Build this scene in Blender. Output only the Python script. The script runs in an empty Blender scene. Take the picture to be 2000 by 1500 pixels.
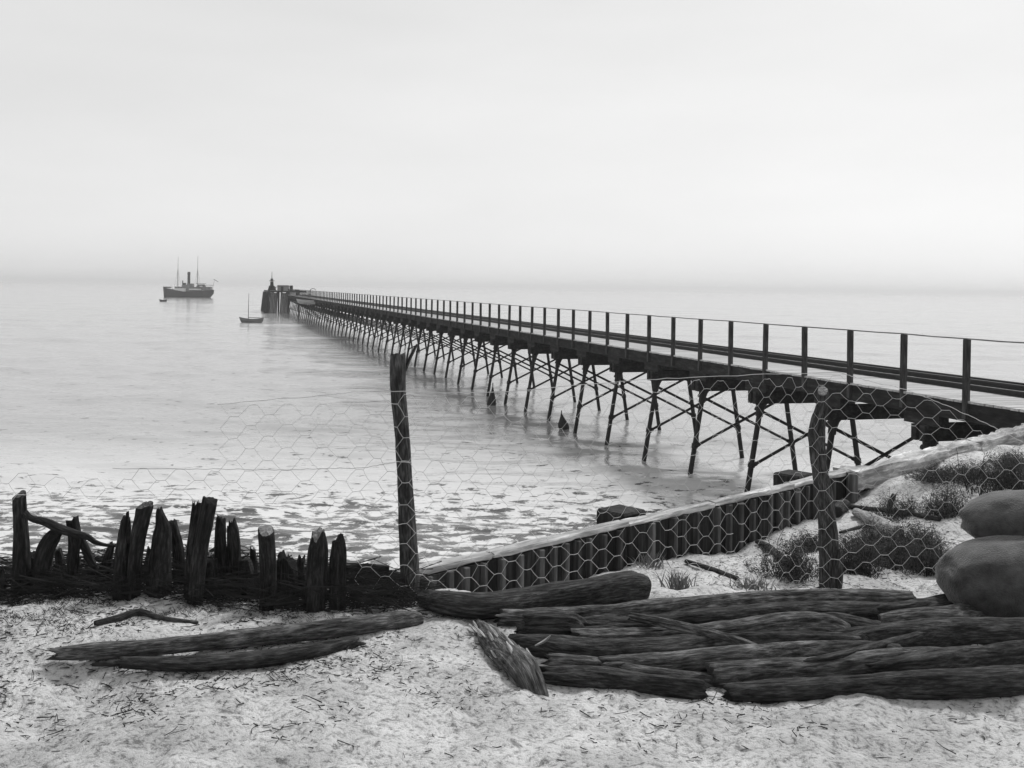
import bpy, math, random
import numpy as np
from mathutils import Vector

S = bpy.context.scene
C = S.collection
R = math.radians
random.seed(7)

# ------------------------------------------------------------------ camera, sky, sun, exposure
CZ, F, CXP, HYP, AL = 5.75, 2000.0, 1000.0, 561.5, R(.77)
cam = bpy.data.objects.new('camera', bpy.data.cameras.new('camera'))
C.objects.link(cam)
cam.data.sensor_width = 36.0
cam.data.lens = 36.0
cam.data.shift_y = -(750 - HYP) / 2000.0
cam.data.clip_start = .05
cam.data.clip_end = 30000
cam.location = (0, 0, CZ)
from mathutils import Matrix
cam.rotation_euler = (Matrix.Rotation(R(90), 4, 'X') @ Matrix.Rotation(AL, 4, 'Z')).to_euler()
S.camera = cam

SUN_AZ, SUN_EL = R(36), R(50)           # azimuth measured from +Y towards +X
W = bpy.data.worlds.new('World')
S.world = W
W.use_nodes = True
nt = W.node_tree
bg = nt.nodes['Background']
sk = nt.nodes.new('ShaderNodeTexSky')
sk.sky_type = 'NISHITA'
sk.sun_disc = False
sk.sun_elevation = SUN_EL
sk.sun_rotation = SUN_AZ
sk.altitude = 0
sk.air_density = 1.0
sk.dust_density = 1.4
sk.ozone_density = 1.0
bwn = nt.nodes.new('ShaderNodeRGBToBW')
nt.links.new(sk.outputs[0], bwn.inputs[0])
veil = nt.nodes.new('ShaderNodeMix'); veil.data_type = 'RGBA'; veil.inputs[0].default_value = .78
nt.links.new(bwn.outputs[0], veil.inputs[6]); # thin even high cloud over the clear sky
wtc = nt.nodes.new('ShaderNodeTexCoord'); wmp = nt.nodes.new('ShaderNodeMapping'); wmp.inputs['Scale'].default_value = (1.5, 1.5, 6)
wno = nt.nodes.new('ShaderNodeTexNoise'); wno.inputs['Scale'].default_value = 1.6; wno.inputs['Detail'].default_value = 6
wmr = nt.nodes.new('ShaderNodeMapRange'); wmr.inputs[1].default_value = .3; wmr.inputs[2].default_value = .7
wmr.inputs[3].default_value = 3.35; wmr.inputs[4].default_value = 3.8
nt.links.new(wtc.outputs['Generated'], wmp.inputs[0]); nt.links.new(wmp.outputs[0], wno.inputs['Vector'])
nt.links.new(wno.outputs['Fac'], wmr.inputs[0]); nt.links.new(wmr.outputs[0], veil.inputs[7])
nt.links.new(veil.outputs[2], bg.inputs['Color'])
bg.inputs['Strength'].default_value = .10
sl = bpy.data.lights.new('sun', 'SUN')
sl.energy = 1.5
sl.angle = R(10)
sun = bpy.data.objects.new('sun', sl)
C.objects.link(sun)
sd = Vector((math.sin(SUN_AZ) * math.cos(SUN_EL), math.cos(SUN_AZ) * math.cos(SUN_EL), math.sin(SUN_EL)))
sun.rotation_euler = (-sd).to_track_quat('-Z', 'Y').to_euler()
sun.location = (0, 0, 60)
S.view_settings.view_transform = 'Standard'
S.view_settings.look = 'None'
S.view_settings.gamma = 1
S.view_settings.use_curve_mapping = False
S.view_settings.exposure = 1.05

# ------------------------------------------------------------------ numeric helpers
def hash2(ix, iy, iz, seed):
    n = (ix.astype(np.int64) * 374761393 + iy.astype(np.int64) * 668265263 + iz.astype(np.int64) * 2147483647 + seed * 1274126177) & 0xffffffff
    n = ((n ^ (n >> 13)) * 1274126177) & 0xffffffff
    n = ((n ^ (n >> 16)) * 2246822519) & 0xffffffff
    return ((n ^ (n >> 15)) & 0xffffff) / float(0xffffff)

def vnoise(x, y, z=0.0, seed=0):
    x, y, z = np.broadcast_arrays(np.asarray(x, float), np.asarray(y, float), np.asarray(z, float))
    ix, iy, iz = np.floor(x), np.floor(y), np.floor(z)
    fx, fy, fz = x - ix, y - iy, z - iz
    fx, fy, fz = [f * f * f * (f * (f * 6 - 15) + 10) for f in (fx, fy, fz)]
    r = 0
    for a in (0, 1):
        for b in (0, 1):
            for c in (0, 1):
                w = (fx if a else 1 - fx) * (fy if b else 1 - fy) * (fz if c else 1 - fz)
                r = r + w * hash2(ix + a, iy + b, iz + c, seed)
    return r * 2 - 1

def fbm(x, y, z=0.0, seed=0, oct=4):
    r, a = 0, .5
    k = 1.0
    for o in range(oct):
        r = r + a * vnoise(np.asarray(x) * k + 13.7 * o, np.asarray(y) * k + 5.1 * o, np.asarray(z) * k, seed + o)
        a *= .5
        k *= 2.03
    return r

def _h(i, j, sd):
    n = (i * 374761393 + j * 668265263 + sd * 1274126177) & 0xffffffff
    n = ((n ^ (n >> 13)) * 1274126177) & 0xffffffff
    n = ((n ^ (n >> 16)) * 2246822519) & 0xffffffff
    return ((n ^ (n >> 15)) & 0xffffff) / 8388607.5 - 1
def vn1(a, b, sd):
    i, j = math.floor(a), math.floor(b); u, v = a - i, b - j
    u = u * u * (3 - 2 * u); v = v * v * (3 - 2 * v)
    return (_h(i, j, sd) * (1 - u) + _h(i + 1, j, sd) * u) * (1 - v) + (_h(i, j + 1, sd) * (1 - u) + _h(i + 1, j + 1, sd) * u) * v

CA, SA = math.cos(AL), math.sin(AL)
def P(px, py, D):
    xc, yc = (px - CXP) / F * D, -(py - HYP) / F * D
    return Vector((xc * CA - yc * SA, D, CZ + xc * SA + yc * CA))
def proj(x, y, z):
    h = z - CZ
    return CXP + F * (x * CA + h * SA) / y, HYP - F * (-x * SA + h * CA) / y

# land: heights below the eye, from control points
WA = np.array((-.65, 7.2)); WB = np.array((7.5, 15.0))
WU = (WB - WA) / np.linalg.norm(WB - WA)
WN = np.array((-WU[1], WU[0]))            # seaward
CPS = []
for X in (-7, -4, -2, 0, 2, 4, 7):
    CPS += [(X, 1.5, -1.9), (X, 3.6, -1.92), (X, 5.2, -1.92)]
for X in (-6, -4, -2.5, -1.2, 0):
    CPS.append((X, 6.3, -1.92))
CPS += [(1.2, 6.4, -1.97), (2.4, 6.4, -2.02), (3.6, 6.2, -2.02), (2.4, 7.8, -2.27), (.2, 7.5, -2.3), (.41, 8.1, -2.38), (1.3, 8.9, -2.42),
        (2.2, 9.7, -2.48), (3.2, 10.6, -2.4), (3.75, 11.2, -2.3), (5.06, 12.4, -2.18), (7.5, 14.8, -2.16), (4.2, 9.5, -2.3),
        (3.2, 9.0, -2.4), (4.6, 8.4, -2.2), (5.5, 10.5, -2.15), (7, 11, -2.1), (9, 13, -2.0), (10, 9, -1.95), (14, 14, -1.6), (12, 20, -1.9),
        (4.9, 11.6, -2.02), (6.2, 12.8, -2.1), (5.2, 7, -2.05)]
CPS = np.array(CPS)
def terrain(X, Y):
    X = np.asarray(X, float); Y = np.asarray(Y, float)
    num = 0; den = 0
    for cx, cy, ch in CPS:
        w = 1.0 / ((X - cx) ** 2 + (Y - cy) ** 2 + .12) ** 1.6
        num = num + w * ch; den = den + w
    z = CZ + num / den
    sdw = (X - WA[0]) * WN[0] + (Y - WA[1]) * WN[1]
    s = np.minimum(sdw, Y - 6.95)
    land = z + fbm(X * .9, Y * .9, 0, 3) * .10 + fbm(X * 2.6, Y * 2.6, 0, 6) * .05 + fbm(X * 7, Y * 7, 0, 9) * .03
    drop = np.where(s > 0, land - .15 - 1.05 * s, land)
    wallside = (sdw > .05) & (X > -.9)
    drop = np.where(wallside, land - 2.2 - 1.0 * s, drop)
    beach = .25 * (X - 5.7) - .35 * np.maximum(0, Y - 27.5)
    beach = np.clip(beach, -2.2, 3.2) + fbm(X * .7, Y * .7, 0, 21) * .05
    return np.where(s > 0, np.maximum(drop, beach), land)
def tz(x, y):
    return float(terrain(np.array([x]), np.array([y]))[0])
def G(px, py, dmax=40):
    Ds = np.arange(1.5, dmax, .04)
    xc, yc = (px - CXP) / F * Ds, -(py - HYP) / F * Ds
    X = xc * CA - yc * SA; Z = CZ + xc * SA + yc * CA
    t = terrain(X, Ds)
    k = np.argmax(Z <= t)
    D = Ds[k] if Z[k] <= t[k] else dmax
    p = P(px, py, D)
    return p

# ------------------------------------------------------------------ mesh helpers
class MB:
    def __init__(s): s.v = []; s.f = []; s.a = []
    def add(s, v, f, a=None):
        o = len(s.v)
        s.v += [tuple(p) for p in v]
        s.f += [tuple(i + o for i in q) for q in f]
        s.a += [tuple(p) for p in (a if a is not None else v)]
    def box(s, c, h, rot=None, taper=1.0):
        pts = []
        for dz in (-1, 1):
            k = taper if dz > 0 else 1
            for dx, dy in ((-1, -1), (1, -1), (1, 1), (-1, 1)):
                p = Vector((dx * h[0] * k, dy * h[1] * k, dz * h[2]))
                if rot is not None: p = rot @ p
                pts.append(Vector(c) + p)
        s.add(pts, [(3, 2, 1, 0), (4, 5, 6, 7), (0, 1, 5, 4), (1, 2, 6, 5), (2, 3, 7, 6), (3, 0, 4, 7)])
    def beam(s, a, b, w, h, up=(0, 0, 1)):
        a, b = Vector(a), Vector(b)
        d = (b - a).normalized(); sx = d.cross(Vector(up)).normalized(); uz = sx.cross(d)
        pts = []
        for p in (a, b):
            for i, j in ((-1, -1), (1, -1), (1, 1), (-1, 1)):
                pts.append(p + sx * (i * w / 2) + uz * (j * h / 2))
        s.add(pts, [(0, 1, 2, 3), (7, 6, 5, 4), (0, 4, 5, 1), (1, 5, 6, 2), (2, 6, 7, 3), (3, 7, 4, 0)])
    def tube(s, pts, r0, r1=None, n=5, caps=True):
        if r1 is None: r1 = r0
        pts = [Vector(p) for p in pts]
        m = len(pts); vs = []; fs = []
        ref = None
        for i, p in enumerate(pts):
            d = (pts[min(i + 1, m - 1)] - pts[max(i - 1, 0)])
            d = d.normalized() if d.length > 1e-9 else Vector((0, 0, 1))
            if ref is None: ref = d.orthogonal().normalized()
            ref = (ref - d * ref.dot(d)); ref = ref.normalized() if ref.length > 1e-6 else d.orthogonal().normalized()
            q = d.cross(ref); r = r0 + (r1 - r0) * i / max(1, m - 1)
            for k in range(n):
                t = 2 * math.pi * k / n
                vs.append(p + (ref * math.cos(t) + q * math.sin(t)) * r)
        for i in range(m - 1):
            for k in range(n):
                a = i * n + k; b = i * n + (k + 1) % n
                fs.append((a, b, b + n, a + n))
        if caps:
            fs.append(tuple(range(n - 1, -1, -1))); fs.append(tuple((m - 1) * n + k for k in range(n)))
        s.add(vs, fs)
    def mesh(s, name, mat, smooth=False, attr=False):
        me = bpy.data.meshes.new(name)
        me.from_pydata(s.v, [], s.f)
        if attr:
            at = me.attributes.new('grain', 'FLOAT_VECTOR', 'POINT')
            at.data.foreach_set('vector', np.array(s.a, dtype=np.float32).ravel())
        if mat is not None: me.materials.append(mat)
        if smooth: me.polygons.foreach_set('use_smooth', [True] * len(me.polygons))
        me.update()
        return me
    def build(s, name, mat, parent=None, smooth=False, attr=False, bevel=0):
        me = s.mesh(name, mat, smooth, attr)
        return put(name, me, parent, bevel=bevel)

def put(name, me, parent=None, loc=(0, 0, 0), rot=(0, 0, 0), bevel=0):
    o = bpy.data.objects.new(name, me)
    C.objects.link(o)
    o.location = loc; o.rotation_euler = rot
    if parent is not None:
        o.parent = parent
        # geometry is written in world space; shift it into the parent's frame
        if loc == (0, 0, 0) and rot == (0, 0, 0) and not parent.get('_local'):
            w = parent_world(parent)
            o.matrix_parent_inverse = w.inverted()
    if bevel:
        m = o.modifiers.new('bevel', 'BEVEL'); m.width = bevel; m.segments = 1; m.limit_method = 'ANGLE'
    return o
def parent_world(o):
    m = Matrix.LocRotScale(o.location, o.rotation_euler, o.scale)
    if o.parent is not None:
        m = parent_world(o.parent) @ o.matrix_parent_inverse @ m
    return m
def empty(name, loc, label=None, cat=None, group=None, rotz=0):
    o = bpy.data.objects.new(name, None)
    C.objects.link(o)
    o.location = loc; o.rotation_euler = (0, 0, rotz); o.empty_display_size = .2
    if label: tag(o, label, cat, group)
    return o
def tag(o, label, cat, group=None):
    o['label'] = label; o['category'] = cat
    if group: o['group'] = group
    return o

def spline(pts, n):
    """Catmull-Rom through rows of numbers."""
    p = np.array(pts, float)
    if len(p) == 1: return np.repeat(p, n, 0)
    q = np.vstack([2 * p[0] - p[1], p, 2 * p[-1] - p[-2]])
    out = []
    for t in np.linspace(0, len(p) - 1, n):
        i = min(int(t), len(p) - 2); u = t - i
        a, b, c, d = q[i], q[i + 1], q[i + 2], q[i + 3]
        out.append(.5 * ((2 * b) + (c - a) * u + (2 * a - 5 * b + 4 * c - d) * u * u + (3 * b - a - 3 * c + d) * u ** 3))
    return np.array(out)

def log_geo(mb, rows, seed, seg=26, step=.035, bark=.10, jag0=0.0, jag1=0.0, tilt1=(0, 0), tilt0=(0, 0), caps=(True, True), twist=.4, flat=1.0):
    """rows: (x, y, z, r). A fluted, knotty round timber with rough or sawn ends."""
    rows = np.array(rows, float)
    L = np.sum(np.linalg.norm(np.diff(rows[:, :3], axis=0), axis=1))
    n = int(max(6, min(90, L / step)))
    c = spline(rows, n)
    c[:, 3] = np.maximum(c[:, 3], .004)
    rng = np.random.RandomState(seed)
    lump = fbm(np.linspace(0, L * 4, n), seed * 1.7, 0, seed)
    d = np.gradient(c[:, :3], axis=0); d /= np.linalg.norm(d, axis=1)[:, None] + 1e-9
    ref = np.cross(d[0], (0, 0, 1.0)) if abs(d[0][2]) < .9 else np.array((1.0, 0, 0))
    V = []; A = []; arc = 0
    th = np.linspace(0, 2 * np.pi, seg, endpoint=False)
    ct, st = np.cos(th), np.sin(th)
    for i in range(n):
        if i: arc += np.linalg.norm(c[i, :3] - c[i - 1, :3])
        ref = ref - d[i] * np.dot(ref, d[i]); ref /= np.linalg.norm(ref) + 1e-9
        q = np.cross(d[i], ref)
        tw = twist * arc
        rr = c[i, 3] * (1 + .10 * lump[i])
        f1 = vnoise(np.cos(th + tw) * 1.2 + seed, np.sin(th + tw) * 1.2, arc * 1.4, seed) * bark * 1.2
        f2 = vnoise(np.cos(th + tw) * 3.4, np.sin(th + tw) * 3.4 + seed, arc * 3.2, seed + 5) * bark
        f3 = vnoise(np.cos(th + tw) * 8, np.sin(th + tw) * 8, arc * 9, seed + 9) * bark * .6
        r = rr * (1 + f1 + f2 + f3)
        off = np.zeros(seg)
        u = i / (n - 1)
        if u > .55:
            k = (u - .55) / .45
            off = off + k * (jag1 * (vnoise(np.cos(th) * 1.3, np.sin(th) * 1.3, 0, seed + 31) * 1.1 + .35 * vnoise(np.cos(th) * 4, np.sin(th) * 4, 0, seed + 33)) + tilt1[0] * ct * rr + tilt1[1] * st * rr)
        if u < .45:
            k = (.45 - u) / .45
            off = off - k * (jag0 * (np.abs(vnoise(np.cos(th) * 2.2, np.sin(th) * 2.2, 0, seed + 41)) * 2 - .7) + tilt0[0] * ct * rr + tilt0[1] * st * rr)
        pts = c[i, :3][None] + ref[None] * (ct * r)[:, None] + q[None] * (st * r * flat)[:, None] + d[i][None] * off[:, None]
        V += [tuple(p) for p in pts]
        A += [(a * 1.0 + seed * 3.1, b * 1.0, arc) for a, b in zip(ct * r, st * r)]
    Fc = []
    for i in range(n - 1):
        for k in range(seg):
            a = i * seg + k; b = i * seg + (k + 1) % seg
            Fc.append((a, b, b + seg, a + seg))
    ends = []
    for e, rowi in ((0, 0), (1, n - 1)):
        ids = [rowi * seg + k for k in range(seg)]
        pts = np.array([V[j] for j in ids])
        ends.append(pts)
        if caps[e]:
            cc = pts.mean(0) + (d[rowi] * (.0 if e else -.0)) - d[rowi] * (1 if e else -1) * (jag1 if e else jag0) * .25
            V.append(tuple(cc)); A.append((seed, 0, arc if e else 0))
            ci = len(V) - 1
            for k in range(seg):
                a, b = ids[k], ids[(k + 1) % seg]
                Fc.append((a, b, ci) if e else (b, a, ci))
    mb.add(V, Fc, A)
    return ends, d

def end_face(name, pts, dirv, mat, parent, seed, lift=.003):
    """a sawn end grain disc sitting on a log's end (own part)"""
    mb = MB()
    c = pts.mean(0)
    dv = np.array(dirv)
    inner = [c + (p - c) * .90 + dv * lift for p in pts]
    mid = [c + (p - c) * .5 + dv * (lift + .003) for p in pts]
    n = len(pts)
    V = inner + mid + [c + dv * (lift + .002)]
    Fc = []
    for k in range(n):
        b = (k + 1) % n
        Fc.append((k, b, n + b, n + k)); Fc.append((n + k, n + b, 2 * n))
    if np.dot(np.cross(inner[1] - inner[0], mid[0] - inner[0]), dv) < 0: Fc = [tuple(reversed(f)) for f in Fc]
    A = [tuple((p - c) * 1.0 + seed) for p in V]
    mb.add(V, Fc, A)
    return mb.build(name, mat, parent, attr=True)

# ------------------------------------------------------------------ materials (all in neutral greys: the place is seen in black and white)
def new_mat(name):
    m = bpy.data.materials.new(name); m.use_nodes = True
    n = m.node_tree
    return m, n, n.nodes['Principled BSDF']
def g(v): return (v, v, v, 1)
def ramp(n, stops):
    r = n.nodes.new('ShaderNodeValToRGB')
    e = r.color_ramp.elements
    e[0].position, e[0].color = stops[0][0], g(stops[0][1])
    e[1].position, e[1].color = stops[-1][0], g(stops[-1][1])
    for p, v in stops[1:-1]:
        x = e.new(p); x.color = g(v)
    return r
def coords(n, kind, scale):
    mp = n.nodes.new('ShaderNodeMapping')
    mp.inputs['Scale'].default_value = scale
    if kind == 'grain':
        t = n.nodes.new('ShaderNodeAttribute'); t.attribute_name = 'grain'
        n.links.new(t.outputs['Vector'], mp.inputs[0])
    else:
        t = n.nodes.new('ShaderNodeTexCoord')
        n.links.new(t.outputs[kind], mp.inputs[0])
    return mp
def noise(n, vec, scale, detail=6, rough=.6, dist=0):
    t = n.nodes.new('ShaderNodeTexNoise')
    t.inputs['Scale'].default_value = scale; t.inputs['Detail'].default_value = detail
    t.inputs['Roughness'].default_value = rough; t.inputs['Distortion'].default_value = dist
    n.links.new(vec.outputs[0], t.inputs['Vector'])
    return t
def wood(name, lo, hi, kind='grain', stretch=(14, 14, 2.2), scale=5.5, bump=.9, rough=.9, dist=.02, blot=.5, objrand=0.0, spec=.2):
    m, n, b = new_mat(name)
    mp = coords(n, kind, stretch)
    a = noise(n, mp, scale, 8, .65, .3)
    mp2 = coords(n, kind, (stretch[0] * .18, stretch[1] * .18, stretch[2] * .5))
    c = noise(n, mp2, scale, 4, .6)
    ra = ramp(n, [(.32, lo), (.5, lo + (hi - lo) * .35), (.66, hi)])
    n.links.new(a.outputs['Fac'], ra.inputs[0])
    rc = ramp(n, [(.35, 1 - blot), (.65, 1.0)])
    n.links.new(c.outputs['Fac'], rc.inputs[0])
    mx = n.nodes.new('ShaderNodeMix'); mx.data_type = 'RGBA'; mx.blend_type = 'MULTIPLY'; mx.inputs[0].default_value = 1
    n.links.new(ra.outputs[0], mx.inputs[6]); n.links.new(rc.outputs[0], mx.inputs[7])
    out = mx.outputs[2]
    if objrand:
        oi = n.nodes.new('ShaderNodeObjectInfo')
        rr = ramp(n, [(0, 1 - objrand), (1, 1.0)])
        n.links.new(oi.outputs['Random'], rr.inputs[0])
        m2 = n.nodes.new('ShaderNodeMix'); m2.data_type = 'RGBA'; m2.blend_type = 'MULTIPLY'; m2.inputs[0].default_value = 1
        n.links.new(out, m2.inputs[6]); n.links.new(rr.outputs[0], m2.inputs[7])
        out = m2.outputs[2]
    n.links.new(out, b.inputs['Base Color'])
    b.inputs['Roughness'].default_value = rough
    b.inputs['Specular IOR Level'].default_value = spec
    bp = n.nodes.new('ShaderNodeBump'); bp.inputs['Strength'].default_value = bump; bp.inputs['Distance'].default_value = dist
    n.links.new(a.outputs['Fac'], bp.inputs['Height']); n.links.new(bp.outputs[0], b.inputs['Normal'])
    return m
def plain(name, v, rough=.7, metal=0, spec=.3, var=.3, scale=6, kind='Object', bump=0):
    m, n, b = new_mat(name)
    mp = coords(n, kind, (1, 1, 1))
    a = noise(n, mp, scale, 5, .6)
    r = ramp(n, [(.3, v * (1 - var)), (.7, v)])
    n.links.new(a.outputs['Fac'], r.inputs[0]); n.links.new(r.outputs[0], b.inputs['Base Color'])
    b.inputs['Roughness'].default_value = rough; b.inputs['Metallic'].default_value = metal
    b.inputs['Specular IOR Level'].default_value = spec
    if bump:
        bp = n.nodes.new('ShaderNodeBump'); bp.inputs['Strength'].default_value = bump; bp.inputs['Distance'].default_value = .01
        n.links.new(a.outputs['Fac'], bp.inputs['Height']); n.links.new(bp.outputs[0], b.inputs['Normal'])
    return m

M = {}
M['bark'] = wood('dark_bark', .005, .11)
M['driftwood'] = wood('driftwood', .007, .25)
M['stump'] = wood('stump_wood', .004, .065)
M['postbark'] = wood('post_bark', .014, .15)
M['endgrain'] = wood('end_grain', .10, .42, stretch=(9, 9, 9), bump=.3, blot=.3)
M['splinter'] = wood('split_wood', .14, .5, bump=.4, blot=.3)
M['brush'] = plain('old_brushwood', .035, .9, var=.6, scale=9, spec=.05)
M['twig'] = plain('dry_twig', .045, .9, var=.6, scale=9, spec=.1)
M['pier'] = wood('pier_timber', .014, .055, kind='Object', stretch=(5, 1.2, 5), scale=2.0, bump=.4, blot=.5)
M['iron'] = plain('pile_iron', .016, .7, var=.5, scale=5, spec=.3)
M['deck'] = wood('deck_plank', .42, .74, kind='Object', stretch=(1.2, 10, 10), scale=2.5, bump=.4, objrand=.25, blot=.3)
M['rail'] = plain('rusty_rail', .03, .6, var=.4)
M['railpost'] = wood('rail_post_timber', .03, .10, kind='Object', stretch=(12, 12, 1.5), scale=2.0)
M['sheet'] = wood('sheet_plank', .014, .075, kind='Object', stretch=(10, 10, 1.0), scale=2.0, objrand=.6)
M['sheetpale'] = wood('pale_plank', .08, .26, kind='Object', stretch=(10, 10, 1.0), scale=2.0, objrand=.5)
M['handrail'] = wood('handrail_timber', .12, .3, kind='Object', stretch=(8, 1, 8), scale=2.0)
M['cap'] = wood('pale_beam', .28, .80, kind='Object', stretch=(1.2, 9, 9), scale=2.2, blot=.72)
M['wire'] = plain('galvanised_wire', .55, .5, metal=.0, spec=.5, var=.3)
M['leaf'] = plain('saltbush_leaf', .07, .8, var=.5, scale=20, spec=.1)
M['grass'] = plain('dry_grass', .22, .85, var=.6, scale=12, spec=.1)
M['hull'] = plain('ship_hull_paint', .035, .6, var=.3, scale=.5)
M['white'] = plain('ship_white_paint', .7, .5, var=.15, scale=.5)
M['shipgrey'] = plain('ship_grey_paint', .22, .6, var=.4, scale=.8)
M['black'] = plain('funnel_black', .03, .6, var=.3)
M['boat'] = plain('boat_grey_paint', .2, .6, var=.4, scale=2)

# hessian
m, n, b = new_mat('hessian')
mp = coords(n, 'Object', (1, 1, 1))
a = noise(n, mp, 7, 6, .65)
w1 = n.nodes.new('ShaderNodeTexNoise'); w1.inputs['Scale'].default_value = 95; w1.inputs['Detail'].default_value = 3
n.links.new(mp.outputs[0], w1.inputs['Vector'])
r = ramp(n, [(.32, .03), (.68, .095)])
n.links.new(a.outputs['Fac'], r.inputs[0]); n.links.new(r.outputs[0], b.inputs['Base Color'])
b.inputs['Roughness'].default_value = .95; b.inputs['Specular IOR Level'].default_value = .1
b.inputs['Sheen Weight'].default_value = .35; b.inputs['Sheen Roughness'].default_value = .4
bp = n.nodes.new('ShaderNodeBump'); bp.inputs['Strength'].default_value = .8; bp.inputs['Distance'].default_value = .008
n.links.new(w1.outputs['Fac'], bp.inputs['Height']); n.links.new(bp.outputs[0], b.inputs['Normal'])
M['hessian'] = m

# sand
m, n, b = new_mat('beach_sand')
mp = coords(n, 'Object', (1, 1, 1))
a = noise(n, mp, 2.2, 7, .65)
f = noise(n, mp, 34, 6, .7)
v = noise(n, mp, 11, 7, .75, .6)
r = ramp(n, [(.3, .38), (.62, .64)])
n.links.new(a.outputs['Fac'], r.inputs[0])
rf = ramp(n, [(.34, .2), (.5, 1.0)])
n.links.new(f.outputs['Fac'], rf.inputs[0])
rv = ramp(n, [(.36, .25), (.47, 1.0)])
n.links.new(v.outputs['Fac'], rv.inputs[0])
x1 = n.nodes.new('ShaderNodeMix'); x1.data_type = 'RGBA'; x1.blend_type = 'MULTIPLY'; x1.inputs[0].default_value = .8
n.links.new(r.outputs[0], x1.inputs[6]); n.links.new(rf.outputs[0], x1.inputs[7])
x2 = n.nodes.new('ShaderNodeMix'); x2.data_type = 'RGBA'; x2.blend_type = 'MULTIPLY'; x2.inputs[0].default_value = .8
n.links.new(x1.outputs[2], x2.inputs[6]); n.links.new(rv.outputs[0], x2.inputs[7])
n.links.new(x2.outputs[2], b.inputs['Base Color'])
b.inputs['Roughness'].default_value = .95; b.inputs['Specular IOR Level'].default_value = .1
ad = n.nodes.new('ShaderNodeMath'); ad.operation = 'ADD'
n.links.new(f.outputs['Fac'], ad.inputs[0]); n.links.new(v.outputs['Fac'], ad.inputs[1])
bp = n.nodes.new('ShaderNodeBump'); bp.inputs['Strength'].default_value = .8; bp.inputs['Distance'].default_value = .03
n.links.new(ad.outputs[0], bp.inputs['Height']); n.links.new(bp.outputs[0], b.inputs['Normal'])
M['sand'] = m

# sea: turbid pale water over sand, wavelet shade painted in dark, densest near shore
m, n, b = new_mat('sea_water')
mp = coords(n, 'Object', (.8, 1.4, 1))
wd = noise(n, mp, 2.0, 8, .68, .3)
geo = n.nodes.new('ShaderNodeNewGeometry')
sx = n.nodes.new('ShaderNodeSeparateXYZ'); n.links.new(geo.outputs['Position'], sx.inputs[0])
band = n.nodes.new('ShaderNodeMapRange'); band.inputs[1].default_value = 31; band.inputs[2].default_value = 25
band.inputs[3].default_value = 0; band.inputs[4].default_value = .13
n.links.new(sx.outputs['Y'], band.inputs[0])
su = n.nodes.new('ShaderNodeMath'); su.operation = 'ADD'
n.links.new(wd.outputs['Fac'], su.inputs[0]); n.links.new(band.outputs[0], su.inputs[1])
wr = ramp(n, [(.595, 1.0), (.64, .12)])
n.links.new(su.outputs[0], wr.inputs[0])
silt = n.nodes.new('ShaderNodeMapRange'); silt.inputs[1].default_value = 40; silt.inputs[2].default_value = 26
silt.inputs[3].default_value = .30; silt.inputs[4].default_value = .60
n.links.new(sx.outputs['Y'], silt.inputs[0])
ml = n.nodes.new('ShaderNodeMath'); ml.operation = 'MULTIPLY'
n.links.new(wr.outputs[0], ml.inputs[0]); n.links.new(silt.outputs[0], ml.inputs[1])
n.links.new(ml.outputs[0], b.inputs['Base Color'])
b.inputs['Roughness'].default_value = .10
b.inputs['IOR'].default_value = 1.33
mp3 = coords(n, 'Object', (.6, 1.5, 1))
n1 = noise(n, mp3, 2.6, 5, .55)
n2 = noise(n, mp3, .5, 4, .5)
ad = n.nodes.new('ShaderNodeMath'); ad.operation = 'MULTIPLY_ADD'; ad.inputs[1].default_value = 3.0
n.links.new(n2.outputs['Fac'], ad.inputs[0]); n.links.new(n1.outputs['Fac'], ad.inputs[2])
bp = n.nodes.new('ShaderNodeBump'); bp.inputs['Strength'].default_value = .35; bp.inputs['Distance'].default_value = .08
n.links.new(ad.outputs[0], bp.inputs['Height']); n.links.new(bp.outputs[0], b.inputs['Normal'])
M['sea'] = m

# ------------------------------------------------------------------ ground and sea
def grid_mesh(name, X, Y, Z, mat):
    nr, nc = X.shape
    V = np.stack([X, Y, Z], -1).reshape(-1, 3)
    i = np.arange(nr - 1)[:, None] * nc + np.arange(nc - 1)[None]
    Fq = np.stack([i, i + 1, i + 1 + nc, i + nc], -1).reshape(-1, 4)
    me = bpy.data.meshes.new(name)
    me.vertices.add(len(V)); me.vertices.foreach_set('co', V.astype(np.float32).ravel())
    me.loops.add(Fq.size); me.loops.foreach_set('vertex_index', Fq.astype(np.int32).ravel())
    me.polygons.add(len(Fq)); me.polygons.foreach_set('loop_start', np.arange(0, Fq.size, 4, dtype=np.int32))
    me.update(calc_edges=True); me.validate()
    me.polygons.foreach_set('use_smooth', [True] * len(me.polygons))
    me.materials.append(mat)
    o = bpy.data.objects.new(name, me); C.objects.link(o)
    o['kind'] = 'structure'
    return o

ang = np.radians(np.linspace(-75, 75, 520))
rad = np.exp(np.linspace(math.log(.9), math.log(75), 340))
Rr, Aa = np.meshgrid(rad, ang, indexing='ij')
X, Y = Rr * np.sin(Aa), Rr * np.cos(Aa)
Z = terrain(X, Y)
grid_mesh('beach', X, Y, Z, M['sand'])

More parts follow.
